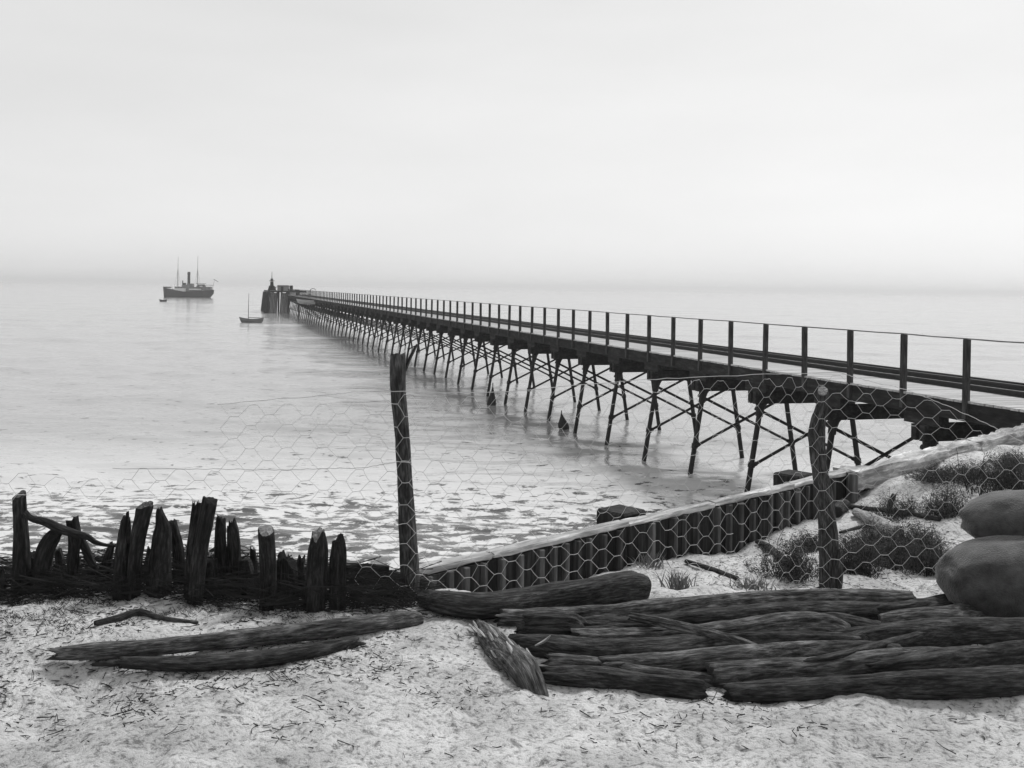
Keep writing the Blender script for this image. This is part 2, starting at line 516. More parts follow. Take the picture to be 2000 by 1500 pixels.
ang = np.radians(np.concatenate([np.linspace(-62, -32, 40, endpoint=False), np.linspace(-32, 32, 600, endpoint=False), np.linspace(32, 62, 41)]))
rad = np.concatenate([np.linspace(6.5, 13, 40, endpoint=False), np.exp(np.linspace(math.log(13), math.log(44), 430, endpoint=False)), np.exp(np.linspace(math.log(44), math.log(9000), 400))])
Rr, Aa = np.meshgrid(rad, ang, indexing='ij')
X, Y = Rr * np.sin(Aa), Rr * np.cos(Aa)
rng = np.random.RandomState(4)
Zs = np.zeros_like(X)
for k in range(26):
    lam = .7 * 1.16 ** k * rng.uniform(.9, 1.1)
    th = rng.normal(0, .35) + .15
    kx, ky = math.sin(th) * 2 * math.pi / lam, math.cos(th) * 2 * math.pi / lam
    amp = .006 * lam ** .75 * np.clip((lam / (Rr * .02 + .15)) - .6, 0, 1)
    Zs += amp * np.sin(kx * X + ky * Y + rng.uniform(0, 6.28)) / (1 + (lam / 12) ** 2)
near = np.clip((34 - Y) / 7, 0, 1)
nm = near > 0
xn, yn = X[nm], Y[nm]
wx = xn + .8 * fbm(xn * .3, yn * .3, 0, 50, 3); wy = yn + 1.6 * fbm(xn * .25, yn * .35, 0, 51, 3)
chop = fbm(xn * .6, yn * 1.3, 0, 77, 4) * .5
for lam, am, th in ((1.9, .060, .10), (1.15, .045, -.18), (.72, .030, .25), (.46, .016, -.05)):
    env = np.clip(.35 + 1.3 * vnoise(xn / lam * .35 + 9 * lam, yn / lam * .5, 0, 60), 0, 1.3)
    ph = (wx * math.sin(th) + wy * math.cos(th)) * 2 * math.pi / lam
    chop = chop + env * am * 14 * (1 - 2 * np.abs(np.sin(ph / 2)) ** .8) * .5
Zs[nm] += near[nm] * .075 * chop
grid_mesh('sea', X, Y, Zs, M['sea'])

# ------------------------------------------------------------------ sea haze
hz_ = MB(); hz_.box((0, 4600, 9.0), (9400, 4900, 13.0))
mh = bpy.data.materials.new('haze'); mh.use_nodes = True
for nd in list(mh.node_tree.nodes):
    if nd.type == 'BSDF_PRINCIPLED': mh.node_tree.nodes.remove(nd)
pv = mh.node_tree.nodes.new('ShaderNodeVolumePrincipled')
pv.inputs['Color'].default_value = g(.95)
pv.inputs['Density'].default_value = .00040
pv.inputs['Anisotropy'].default_value = .2
mo = [nd for nd in mh.node_tree.nodes if nd.type == 'OUTPUT_MATERIAL'][0]
mh.node_tree.links.new(pv.outputs[0], mo.inputs['Volume'])
o = hz_.build('haze', mh); o['kind'] = 'stuff'

# ------------------------------------------------------------------ pier
TH = math.atan(580 / 2000)
UX, UY = -math.sin(TH), math.cos(TH)
NX, NY = math.cos(TH), math.sin(TH)
def t_of(Yd, d): return (Yd - d * NY) / UY
D0, T0 = 15.7, t_of(22, 15.7)
base = (D0 * NX + T0 * UX, D0 * NY + T0 * UY, 0)
pier = empty('pier', base, 'long timber pier with iron trestle legs running out to sea', 'pier', rotz=TH)
pier['_local'] = 1
def L(d, t, z): return Vector((d - D0, t - T0, z))
zc = CZ
Z_DECK, Z_RAIL = zc - 2.09, zc - .89
Z_ST0, Z_ST1 = zc - 2.14, zc - 2.50
Z_CP0, Z_CP1 = zc - 2.73, zc - 3.06
T_START, T_END = t_of(14.5, 14.2), t_of(206, 14.2)
# longitudinal stringers
for d in (14.22, 15.76, 16.83, 17.35):
    mb = MB(); t = T_START
    while t < T_END:
        e = min(t + 9.8, T_END)
        mb.beam(L(d, t, (Z_ST0 + Z_ST1) / 2), L(d, e, (Z_ST0 + Z_ST1) / 2), .2, Z_ST0 - Z_ST1)
        t = e + .012
    mb.build('stringer', M['pier'], None).parent = pier
# deck planks: the nearest 300 one by one, the rest joined
pm = MB(); pm.box((0, 0, 0), (1.70, .098, .022)); plank = pm.mesh('plank', M['deck'])
rnd = random.Random(3)
t = T_START; k = 0
far = MB()
while t < T_END:
    c = L(15.78 + rnd.uniform(-.02, .02), t, Z_DECK - .022 + rnd.uniform(-.005, .004))
    if k < 300:
        put('plank', plank, pier, tuple(c), (0, 0, rnd.uniform(-.006, .006)))
    else:
        far.box(c, (1.70, .098, .022))
    t += .212; k += 1
o = far.build('plank_deck', M['deck'], None); o.parent = pier; o['kind'] = 'stuff'
# track
for d in (15.76, 16.83):
    mb = MB()
    zz = Z_DECK
    a, b_ = L(d, T_START, zz), L(d, T_END, zz)
    mb.beam(a + Vector((0, 0, .012)), b_ + Vector((0, 0, .012)), .11, .02)
    mb.beam(a + Vector((0, 0, .052)), b_ + Vector((0, 0, .052)), .024, .06)
    mb.beam(a + Vector((0, 0, .10)), b_ + Vector((0, 0, .10)), .066, .036)
    mb.build('track_rail', M['rail'], None).parent = pier
# far kerb
mb = MB(); mb.beam(L(17.42, T_START, Z_DECK + .05), L(17.42, T_END, Z_DECK + .05), .12, .1); mb.build('kerb_beam', M['pier'], None).parent = pier
# railing
pp = MB(); pp.box((0, 0, .42), (.052, .052, .77)); pp.box((0, 0, 1.2), (.048, .048, .012))
post = pp.mesh('rail_post', M['railpost'])
hr = MB(); prev = None
for i in range(-2, 103):
    Yd = 20 + i * 1.826
    t = t_of(Yd, 14.17)
    if t > T_END - .3: break
    lean = rnd.uniform(-.012, .012)
    o = put('rail_post', post, pier, tuple(L(14.10, t, Z_DECK)), (rnd.uniform(-.01, .01), lean, rnd.uniform(-.05, .05)))
    top = L(14.10 + lean, t, Z_RAIL + .012 + rnd.uniform(-.008, .008))
    if prev is not None:
        md = (prev + top) / 2 - Vector((0, 0, rnd.uniform(0, .012)))
        hr.beam(prev, md, .05, .024); hr.beam(md, top, .05, .024)
    prev = top
hr.build('handrail', M['handrail'], None).parent = pier
# bents
zb = -1.6
def pile_mesh(sgn):
    mb = MB()
    bx = sgn * (.34 / 2.1) * (Z_CP1 - zb)
    top = Vector((0, 0, Z_CP1)); bot = Vector((bx, 0, zb))
    mb.tube([top, bot], .072, .078, 10)
    d = (bot - top)
    def at(z): return top + d * ((Z_CP1 - z) / (Z_CP1 - zb))
    mb.tube([at(Z_CP1 + .0) + Vector((0, 0, .004)), at(Z_CP1 - .06), at(Z_CP1 - .22)], .17, .10, 10)
    mb.tube([at(Z_CP1 - .22), at(Z_CP1 - .36)], .10, .10, 10)
    mb.tube([at(zc - 4.66), at(zc - 4.80)], .098, .098, 10)
    return mb.mesh('pile', M['iron'], smooth=False), at
pile_n, atn = pile_mesh(-1)
pile_f, atf = pile_mesh(1)
DN, DF = 14.33, 17.12
def brace_mesh(z0, z1, dy):
    a = atn(z0) + Vector((DN, dy, 0)); b_ = atf(z1) + Vector((DF, dy, 0))
    mb = MB(); mid = Vector((15.7, 0, 0))
    mb.tube([a - mid, b_ - mid], .043, None, 7)
    q = (b_ - a).normalized()
    mb.tube([a - mid - q * .10, a - mid + q * .12], .06, None, 7)
    mb.tube([b_ - mid - q * .12, b_ - mid + q * .10], .06, None, 7)
    return mb.mesh('brace', M['iron'])
br1, br2 = brace_mesh(zc - 3.25, zc - 4.73, .085), brace_mesh(zc - 4.73, zc - 3.25, -.085)
cb = MB(); cb.beam((-1.68, -.13, 0), (1.68, -.13, 0), .16, Z_CP0 - Z_CP1); cb.beam((-1.68, .13, 0), (1.68, .13, 0), .16, Z_CP0 - Z_CP1)
capm = cb.mesh('cross_beam', M['pier'])
kb = MB(); kb.beam((0, -.55, 0), (0, .55, 0), .24, Z_ST1 - Z_CP0 - .004)
kb.beam((0, -.35, -.075), (0, .35, -.075), .236, .06)
corb = kb.mesh('corbel', M['pier'])
i = -1
while True:
    Yd = 27.9 + (i - 1) * 3.286
    t = t_of(Yd, DN)
    if t > T_END - 1: break
    j = rnd.uniform(-.02, .02)
    put('cross_beam', capm, pier, tuple(L(15.72 + j, t, (Z_CP0 + Z_CP1) / 2)))
    for d in (14.24, 16.3, 17.3):
        put('corbel', corb, pier, tuple(L(d, t + rnd.uniform(-.05, .05), (Z_ST1 + Z_CP0) / 2)))
    put('pile', pile_n, pier, tuple(L(DN, t, 0)))
    put('pile', pile_f, pier, tuple(L(DF, t, 0)))
    put('brace', br1, pier, tuple(L(15.7, t, 0)))
    put('brace', br2, pier, tuple(L(15.7, t, 0)))
    i += 1

# pier head far out
hroot = empty('landing_stage', L(0, 0, 0) * 0 + Vector((0, 0, 0)), 'wide planked landing head at the far seaward end of the pier', 'landing stage', rotz=TH)
hd, ht = 12.6, t_of(206, 12.6)
hroot.location = (hd * NX + ht * UX, hd * NY + ht * UY, 0)
hroot['_local'] = 1
def H(d, t, z): return Vector((d - hd, t, z))
mb = MB(); mb.beam(H(14.1, .4, 4.30), H(14.1, 22, 4.30), 7.4, .3); mb.build('deck', M['pier'], None).parent = hroot
for kk in range(15):
    d = 10.5 + kk * .26
    if kk in (7, 8): continue
    mb = MB(); mb.beam(H(d - .35 * (1 - kk / 20), -.25, -.9), H(d, .3, 4.12 + rnd.uniform(-.1, .1)), .24, .2, up=(0, 1, 0)); mb.build('fender_plank', M['railpost' if kk in (2, 10, 11) else 'pier'], None).parent = hroot
for kk in range(36):
    t = .5 + kk * .6
    mb = MB(); mb.beam(H(9.9, t, -.9), H(10.42, t, 4.12), .2, .5, up=(1, 0, 0)); mb.build('fender_plank', M['pier'], None).parent = hroot
for kk in range(4):
    mb = MB(); mb.tube([H(10.8 + kk * 2.1, 10, -1.2), H(10.8 + kk * 2.1, 10, 4.15)], .2, .2, 8); mb.build('pile', M['iron'], None).parent = hroot
def headthing(name, label, cat, d, t, z):
    o = empty(name, (0, 0, 0), label, cat, rotz=TH)
    w = Matrix.Rotation(TH, 4, 'Z') @ H(d, t, z)
    o.location = (hroot.location.x + w.x, hroot.location.y + w.y, z); o['_local'] = 1
    return o
b0 = headthing('beacon_tower', 'small dark beacon tower with a pointed mast on the pier head', 'beacon', 11.15, 4, 4.45)
mb = MB(); mb.box((0, 0, .55), (.75, .75, .45), taper=.7); mb.build('base', M['pier'], None).parent = b0
mb = MB(); mb.box((0, 0, 1.4), (.36, .36, .5), taper=.8); mb.build('hut', M['black'], None).parent = b0
mb = MB(); mb.box((0, 0, 2.0), (.52, .52, .05)); mb.build('gallery', M['pier'], None).parent = b0
mb = MB(); mb.tube([(0, 0, 2.05), (0, 0, 2.3), (0, 0, 2.5)], .3, .22, 8); mb.build('lantern', M['black'], None).parent = b0
mb = MB(); mb.tube([(0, 0, 2.6), (0, 0, 3.0), (0, 0, 3.9)], .09, .03, 6); mb.build('mast', M['black'], None).parent = b0
mb = MB()
for sx_ in (-.65, .7, 1.5, 2.3): mb.tube([(sx_, -1.2, 0), (sx_, -1.2, .75)], .06, .06, 5)
mb.tube([(-.65, -1.2, .75), (2.3, -1.2, .75)], .05, .05, 5); mb.build('railing', M['pier'], None).parent = b0
b1 = headthing('cargo_shed', 'low grey cargo shed where the pier meets its head', 'shed', 13.3, 1.6, 4.45)
mb = MB(); mb.box((0, 0, .5), (1.1, 1.2, .5)); mb.build('wall', M['shipgrey'], None).parent = b1
mb = MB(); mb.box((0, 0, 1.06), (1.25, 1.35, .07), taper=.8); mb.build('roof', M['pier'], None).parent = b1
mb = MB(); mb.box((-.3, -1.22, .42), (.25, .02, .42)); mb.build('door', M['black'], None).parent = b1
mb = MB(); mb.box((1.6, .3, .55), (.3, .5, .55)); mb.build('chimney', M['pier'], None).parent = b1
def on_pier(name, label, cat, d, Yd, z=None):
    t = t_of(Yd, d)
    o = empty(name, (d * NX + t * UX, d * NY + t * UY, Z_DECK + .003 if z is None else z), label, cat, rotz=TH); o['_local'] = 1
    return o
dv = on_pier('davit_crane', 'thin curved davit crane standing on the far pier deck', 'crane', 15.2, 171)
dv.scale = (.8, .8, .7)
mb = MB(); mb.tube([(0, 0, 0), (0, 0, 1.2), (.1, 0, 1.75), (.5, 0, 2.1), (.95, 0, 2.05), (1.2, 0, 1.8)], .09, .06, 6); mb.build('jib', M['iron'], None).parent = dv
mb = MB(); mb.box((0, 0, .4), (.35, .35, .4), taper=.7); mb.build('winch', M['shipgrey'], None).parent = dv
mb = MB(); mb.tube([(1.2, 0, 1.8), (1.2, 0, 1.2)], .03, .03, 4); mb.build('hook_line', M['iron'], None).parent = dv
bl = on_pier('bollard', 'short stout bollard on the far end of the pier deck', 'bollard', 15.2, 197)
mb = MB(); mb.tube([(0, 0, 0), (0, 0, .9)], .3, .24, 8); mb.build('shaft', M['iron'], None).parent = bl
mb = MB(); mb.tube([(0, 0, .9), (0, 0, 1.15)], .42, .36, 8); mb.build('head', M['iron'], None).parent = bl
lb = on_pier('hung_boat', 'small pale rowing boat slung beneath the far pier deck', 'boat', 13.6, 152, 2.9)
def hull_mesh(Lh, Bh, Hh, mat, name, parent, sheer=.18, n=14, stem=.35, sternw=.35):
    """open double-curved boat hull along local x (bow at -x)"""
    mb = MB(); V = []; Fq = []
    pr = [(-1, 1), (-.92, .55), (-.65, .15), (0, 0), (.65, .15), (.92, .55), (1, 1)]
    for i in range(n + 1):
        u = i / n; x = (u - .5) * Lh
        wd = Bh / 2 * max(.02, min(1, math.sin(math.pi * (.04 + .86 * u) ** .8)) if u < .93 else max(.02, math.sin(math.pi * (.04 + .86 * u) ** .8)))
        zt = Hh * (1 + sheer * (2 * u - 1) ** 2 * 2)
        kz = Hh * (.35 * max(0, (.2 - u) / .2) ** 2 + .5 * max(0, (u - .85) / .15) ** 2)
        for a, b2 in pr:
            V.append((x - stem * Hh * (1 - u * 2) * (b2) * (1 if u < .5 else .6), a * wd, kz + (zt - kz) * b2))
    m_ = len(pr)
    for i in range(n):
        for k in range(m_ - 1):
            a = i * m_ + k
            Fq.append((a, a + m_, a + m_ + 1, a + 1))
    Fq.append(tuple(range(m_))); Fq.append(tuple(n * m_ + k for k in range(m_ - 1, -1, -1)))
    mb.add(V, Fq)
    o = mb.build(name, mat, None)
    o.parent = parent
    md = o.modifiers.new('thickness', 'SOLIDIFY'); md.thickness = min(.05, Bh * .03); md.offset = -1
    return o
hull_mesh(3.6, 1.2, .55, M['deck'], 'hull', lb)
mb = MB()
for x in (-.7, .5): mb.box((x, 0, .4), (.12, .52, .02))
mb.build('thwart', M['deck'], None).parent = lb

# ------------------------------------------------------------------ vessels
def seat(px, py):
    D = CZ * F / (py - HYP - (px - CXP) * math.tan(AL)); p = P(px, py, D); p.z = 0
    return p, D / F
p, u = seat(366, 581)
ship = empty('steamship', p, 'dark hulled steamship with two masts and a tall black funnel', 'ship', rotz=R(-6)); ship['_local'] = 1
# side-on outline in photograph units (u metres each); x from the ship's middle
def hullrow(x): return x
st = [(-49.5, 18.5, .3, 0), (-48, 18.3, 2.0, 0), (-40, 17.2, 5.4, 0), (-24, 14.5, 7.2, 0), (-4, 11.5, 7.5, 0), (16, 12.5, 7.5, 0), (34, 14.0, 6.6, 0), (45, 15.0, 4.2, 1.5), (50, 15.6, 2.2, 7), (53.5, 15.8, .6, 11.5)]
mb = MB(); V = []; Fq = []
pr = [(-1, 1), (-1, .6), (-.96, .2), (-.7, -.25), (0, -.35), (.7, -.25), (.96, .2), (1, .6), (1, 1)]
for x, top, half, keel in st:
    for a, q in pr:
        z = keel + (top - keel) * q if q >= 0 else (q * 8 + keel)
        fl = 1 + .12 * max(0, q)
        V.append(((x + (1.5 * (1 - q) if x < -45 else 0)) * u, a * half * fl * u, z * u))
k = len(pr)
for i in range(len(st) - 1):
    for j in range(k - 1):
        a = i * k + j; Fq.append((a, a + k, a + k + 1, a + 1))
    Fq.append((i * k, i * k + k - 1, i * k + 2 * k - 1, i * k + k))
Fq.append(tuple(range(k))); Fq.append(tuple((len(st) - 1) * k + j for j in range(k - 1, -1, -1)))
mb.add(V, Fq); mb.build('hull', M['hull'], None).parent = ship
def sp(name, boxes, mat, par=None):
    mb = MB()
    for x, z, hx, hy, hz in boxes: mb.box((x * u, 0, z * u), (hx * u, hy * u, hz * u))
    o = mb.build(name, mat, None); o.parent = par or ship; return o
sp('bulwark', [(-12, 14.2, 11, 7.75, 3.6)], M['white'])
sp('deckhouse', [(2, 16.2, 26, 5.0, 4.8)], M['shipgrey'])
sp('white_strake', [(18, 16.2, 12, 7.3, 1.2)], M['white'])
sp('bridge', [(-3, 22.5, 7, 4.2, 2.2), (6, 24, 6, 3.6, 3.4)], M['shipgrey'])
sp('wheelhouse', [(-6, 26.5, 2.2, 2.2, 2.0)], M['pier'])
sp('poop_deckhouse', [(34, 18.0, 14, 5.0, 3.6), (28, 23.5, 6, 3.6, 2.4)], M['shipgrey'])
sp('awning', [(39, 24.6, 12, 5.0, .4), (27, 27.5, 9, 4.0, .4)], M['black'])
sp('forecastle', [(-41, 19.4, 7, 3.6, 1.2)], M['hull'])
mb = MB(); mb.tube([(2.5 * u, 0, 24 * u), (2.5 * u, 0, 50 * u)], 2.7 * u, 2.6 * u, 14); fn = mb.build('funnel', M['black'], None); fn.parent = ship
mb = MB(); mb.tube([(2.5 * u, 0, 45 * u), (2.5 * u, 0, 48 * u)], 2.95 * u, 2.95 * u, 14); o = mb.build('funnel_band', M['hull'], None); o.parent = fn
for x, z in ((-20, 79), (20, 82)):
    mb = MB(); mb.tube([(x * u, 0, 14 * u), (x * u, 0, 52 * u), (x * u + .3 * u, 0, z * u)], .62 * u, .22 * u, 6); ms = mb.build('mast', M['pier'], None); ms.parent = ship
    mb = MB()
    for s_ in (-1, 1):
        mb.tube([(x * u, 0, 56 * u), ((x + 5 * s_) * u, 5.5 * u, 17 * u)], .13 * u, None, 3); mb.tube([(x * u, 0, 56 * u), ((x + 5 * s_) * u, -5.5 * u, 17 * u)], .13 * u, None, 3)
    mb.build('rigging', M['pier'], None).parent = ms
mb = MB(); mb.tube([(-10 * u, 0, 20 * u), (-10 * u, 0, 33 * u)], 1.0 * u, 1.3 * u, 8); mb.build('ventilator', M['shipgrey'], None).parent = ship
for x in (24, 30, 36):
    hb = MB(); hb.box((x * u, -5.2 * u, 22.2 * u), (2.6 * u, .9 * u, 1.0 * u), taper=1.25); hb.build('lifeboat', M['white'] if x == 30 else M['boat'], None).parent = ship
mb = MB(); mb.tube([(50 * u, 0, 15 * u), (54 * u, 0, 33 * u)], .3 * u, .2 * u, 5); mb.build('flagstaff', M['pier'], None).parent = ship
mb = MB(); mb.tube([(53 * u, .2 * u, 36 * u), (57 * u, 0, 34 * u), (62 * u, .4 * u, 31.5 * u)], .9 * u, .6 * u, 4); mb.build('ensign', M['shipgrey'], None).parent = ship
mb = MB()
for x in range(-46, 48, 6):
    mb.tube([(x * u, -5.5 * u, 14 * u), (x * u, -5.5 * u, 21 * u)], .2 * u, None, 3)
mb.build('deck_stanchion', M['pier'], None).parent = ship

p, u = seat(319, 589)
rb = empty('rowing_boat', p, 'tiny dark rowing boat on the water below the ship bow', 'boat', rotz=R(5)); rb['_local'] = 1
o = hull_mesh(13 * u, 5 * u, 4 * u, M['hull'], 'hull', rb); o.location.z = -.12
mb = MB(); mb.box((0, 0, 2.6 * u), (4.6 * u, 1.2 * u, .7 * u)); mb.build('thwart', M['boat'], None).parent = rb
p, u = seat(492, 630)
sb = empty('sailing_boat', p, 'small open sailing boat with bare mast near the pier head', 'boat', rotz=R(4)); sb['_local'] = 1
o = hull_mesh(42 * u, 13 * u, 9 * u, M['boat'], 'hull', sb, sheer=.2); o.location.z = -.14
mb = MB()
for x in (-11, 0, 10): mb.box((x * u, 0, 6.4 * u), (1.6 * u, 5.0 * u, .5 * u))
mb.build('thwart', M['deck'], None).parent = sb
mb = MB(); mb.tube([(-7 * u, 0, .5 * u), (-7 * u, 0, 28 * u), (-6.6 * u, 0, 57 * u)], .75 * u, .35 * u, 6); mb.build('mast', M['pier'], None).parent = sb
mb = MB(); mb.tube([(-7 * u, 0, 10 * u), (16 * u, .5 * u, 9.6 * u)], .55 * u, .5 * u, 6); mb.build('boom', M['pier'], None).parent = sb

# mooring markers beneath the pier
for px, py, w, h, lab in ((960, 790, 9, 34, 'dark cone shaped marker rising from water farther along the pier'), (1101, 834, 11, 26, 'dark leaning cone shaped marker in water beside nearer pier piles')):
    p, u = seat(px, py)
    o = empty('mooring_buoy', p, lab, 'buoy', 'mooring buoys under the pier'); o['_local'] = 1
    mb = MB(); lean = -.18 if px > 1000 else .06
    rr = [(-.25, .8), (0, 1.0), (.22, .92), (.5, .62), (.8, .28), (1.0, .12)]
    V = []; Fq = []; nn = 12
    for zz, rk in rr:
        for q in range(nn):
            a = 2 * math.pi * q / nn
            V.append((math.cos(a) * rk * w * u + lean * zz * h * u, math.sin(a) * rk * w * u, zz * h * u))
    for i in range(len(rr) - 1):
        for q in range(nn):
            a = i * nn + q; b2 = i * nn + (q + 1) % nn; Fq.append((a, b2, b2 + nn, a + nn))
    Fq.append(tuple((len(rr) - 1) * nn + q for q in range(nn)))
    mb.add(V, Fq); mb.build('float', M['iron'], None).parent = o
    mb = MB(); mb.tube([(lean * h * u, 0, h * u), (lean * h * u, 0, h * 1.25 * u)], 1.0 * u, None, 6); mb.build('lifting_eye', M['iron'], None).parent = o

# ------------------------------------------------------------------ sea wall
def rough_beam(mb, a, b_, w, h, seed, rough=.012, step=.06):
    a, b_ = Vector(a), Vector(b_); dv = b_ - a; n_ = max(3, int(dv.length / step)); d = dv.normalized()
    sx = d.cross(Vector((0, 0, 1))).normalized(); uz = sx.cross(d)
    pr = [(-1, -1), (-.3, -1), (.4, -1), (1, -1), (1, -.3), (1, .4), (1, 1), (.35, 1), (-.3, 1), (-1, 1), (-1, .3), (-1, -.35)]
    V = []; Fq = []; k = len(pr)
    for i in range(n_ + 1):
        c = a + dv * (i / n_)
        for q, (x, z) in enumerate(pr):
            cn = .93 if abs(x) == 1 and abs(z) == 1 else 1
            e = rough * (vn1(i * step * 3, q * 1.7, seed) + .8 * vn1(i * step * 11, q * 3.1, seed + 1))
            dent = -max(0, vn1(i * step * 1.3, q * .9, seed + 2) - .45) * rough * 5
            V.append(c + sx * (x * cn * (w / 2 + e + dent)) + uz * (z * cn * (h / 2 + e + dent)))
    for i in range(n_):
        for q in range(k):
            p0 = i * k + q; p1 = i * k + (q + 1) % k
            Fq.append((p0, p1, p1 + k, p0 + k))
    Fq.append(tuple(range(k - 1, -1, -1))); Fq.append(tuple(n_ * k + q for q in range(k)))
    mb.add(V, Fq)
wl = empty('sea_wall', (WA[0], WA[1], CZ - 2.3), 'timber sheet pile sea wall with pale capping beam along the shore', 'sea wall', rotz=math.atan2(WU[1], WU[0]))
wl['_local'] = 1
def Wl(s, off, h): return Vector((s, off, (CZ + h) - wl.location.z))   # local x along wall, +y seaward
WEND = 6.15
ztop = -2.055
s = -.25
rw = random.Random(11)
while s < WEND:
    wd = rw.choice((.10, .14, .16, .17))
    mb = MB(); off = rw.uniform(-.012, .02)
    zt = ztop - rw.uniform(0, .004)
    mb.box(Wl(s + wd / 2, .04 + off, (zt - 3.4) / 2), (wd / 2 - .004, .04, (zt + 3.4) / 2))
    mb.build('plank', M['sheet'], wl, bevel=.004).location = (0, 0, 0)
    s += wd
    if rw.random() < .62:
        wb = rw.uniform(.035, .06)
        mb = MB(); mb.box(Wl(s + wb / 2, .015, (zt - 3.4) / 2 - .001), (wb / 2 - .003, .05, (zt + 3.4) / 2))
        mb.build('batten', M['sheetpale'], wl, bevel=.004)
        s += wb
s = -.35
for k_, ln in enumerate((1.1, 1.6, 1.25, 1.4, 1.2)):
    mb = MB(); jz = rw.uniform(-.008, .006); rough_beam(mb, Wl(s, .055, -2.03 + jz), Wl(s + ln - .02, .055 + rw.uniform(-.012, .012), -2.03 + jz + rw.uniform(-.008, .008)), .125, .045, 300 + k_, .006)
    mb.build('capping_beam', M['cap'], wl); s += ln
mb = MB(); mb.beam(Wl(-.3, .16, -2.25), Wl(6.1, .16, -2.25), .12, .2); mb.build('waling', M['pier'], wl)
# heavy pale squared timbers to the right
mb = MB(); rough_beam(mb, Wl(6.18, .06, -2.125), Wl(9.6, .06, -2.115), .28, .24, 320, .02); mb.build('squared_beam', M['cap'], wl)
mb = MB(); rough_beam(mb, Wl(9.62, .05, -2.11), Wl(14.5, .05, -2.05), .28, .25, 330, .02); mb.build('squared_beam', M['cap'], wl)
mb = MB(); rough_beam(mb, Wl(6.2, .08, -2.37), Wl(14.4, .08, -2.34), .25, .22, 340, .02); mb.build('squared_beam', M['sheetpale'], wl)
mb = MB(); mb.box(Wl(6.12, -.06, -2.3), (.045, .05, .3)); mb.build('end_post', M['sheetpale'], wl, bevel=.006)
for px, py in ((1216, 999), (1553, 927)):
    # seaward pile heads a little outside the wall
    bestp = None
    for Dk in np.arange(7, 16, .02):
        q = P(px, py, Dk); sdw = (q.x - WA[0]) * WN[0] + (q.y - WA[1]) * WN[1]
        if sdw > .48: bestp = q; break
    sl_ = (bestp.x - WA[0]) * WU[0] + (bestp.y - WA[1]) * WU[1]
    mb = MB(); hz = (bestp.z - CZ) + .02
    mb.box(Wl(sl_, .5, (hz - 4.6) / 2), (.17, .17, (hz + 4.6) / 2)); mb.build('anchor_pile', M['sheet'], wl, bevel=.02)

# ------------------------------------------------------------------ wire netting fence
FL = [(-3.3, 6.2), (-.69, 6.38), (2.36, 7.72), (3.9, 7.25)]
fence = empty('wire_fence', (-.69, 6.5, tz(-.69, 6.5)), 'sagging wire netting fence on two crooked rough posts', 'fence')
def px_log(rows, D): return [tuple(P(x, y, D)) + (w / 2 * D / F,) for x, y, w in rows]
mb = MB()
e, d = log_geo(mb, px_log([(801, 1190, 40), (800, 1150, 39), (799, 1110, 37), (792, 955, 32), (785, 833, 31), (779, 760, 30), (778, 694, 30)], 6.5), 3, seg=40, step=.02, bark=.10, jag1=.018, tilt1=(.2, 0))
p1 = mb.build('post', M['postbark'], fence, smooth=True, attr=True); p1['label'] = 'dark split timber post leaning left'
mb = MB(); log_geo(mb, px_log([(790, 724, 7), (800, 700, 6), (808, 684, 6), (814, 673, 3)], 6.52), 8, seg=12, step=.01, bark=.2, jag1=.01)
mb.build('splinter', M['bark'], p1, smooth=True, attr=True)
mb = MB()
e, d = log_geo(mb, px_log([(1621, 1185, 36), (1620, 1150, 34), (1619, 1057, 32), (1612, 981, 28), (1601, 919, 28), (1596, 873, 27), (1595, 845, 29), (1598, 820, 26), (1603, 795, 21), (1606, 764, 19)], 7.9), 14, seg=40, step=.02, bark=.15, tilt1=(.3, .9))
p2 = mb.build('post', M['postbark'], fence, smooth=True, attr=True); p2['label'] = 'crooked bark covered post with pale sawn top'
end_face('cut_top', e[1], d[-1], M['endgrain'], p2, 2)
mb = MB(); log_geo(mb, px_log([(1634, 1150, 18), (1638, 1110, 18), (1641, 1075, 12)], 7.85), 19, seg=14, step=.02, bark=.2, jag1=.02)
mb.build('splinter', M['bark'], p2, smooth=True, attr=True)

def fence_pt(s):
    """plan position along the netting line"""
    for (x0, y0), (x1, y1) in zip(FL[:-1], FL[1:]):
        l = math.hypot(x1 - x0, y1 - y0)
        if s <= l or (x1, y1) == FL[-1]:
            k = s / l; return x0 + (x1 - x0) * k, y0 + (y1 - y0) * k
        s -= l
SL = sum(math.hypot(b[0] - a[0], b[1] - a[1]) for a, b in zip(FL[:-1], FL[1:]))
def inpoly(x, y, poly):
    c = False; j = len(poly) - 1
    for i in range(len(poly)):
        xi, yi = poly[i]; xj, yj = poly[j]
        if (yi > y) != (yj > y) and x < (xj - xi) * (y - yi) / (yj - yi) + xi: c = not c
        j = i
    return c
NET = [(770, 764), (700, 768), (560, 778), (430, 790), (425, 860), (400, 905), (250, 914), (120, 918), (30, 912), (-30, 918), (-30, 990), (60, 985), (200, 975), (400, 985), (560, 985), (640, 1010), (660, 1100),
       (690, 1150), (760, 1178), (830, 1185), (1000, 1172), (1250, 1165), (1400, 1160), (1620, 1172), (1720, 1165), (1830, 1150), (1900, 1060), (2030, 960), (2030, 880), (1900, 815), (1780, 765), (1690, 742), (1640, 727), (1500, 730),
       (1330, 736), (1200, 745), (1000, 762), (860, 766)]
a_, dx_, dy_ = .050, .056, .066
def net_pt(s, h):
    s2 = s + .034 * vn1(s * 1.7, h * 1.7, 1) + .014 * vn1(s * 7, h * 7, 3)
    h2 = h + .045 * vn1(s * 1.3, h * 1.1, 2) + .014 * vn1(s * 7, h * 7, 4)
    x, y = fence_pt(max(0, min(SL - .001, s2)))
    y += .05 * vn1(s * .9, h * 1.2, 5)
    return Vector((x, y, h2))
rn = random.Random(5)
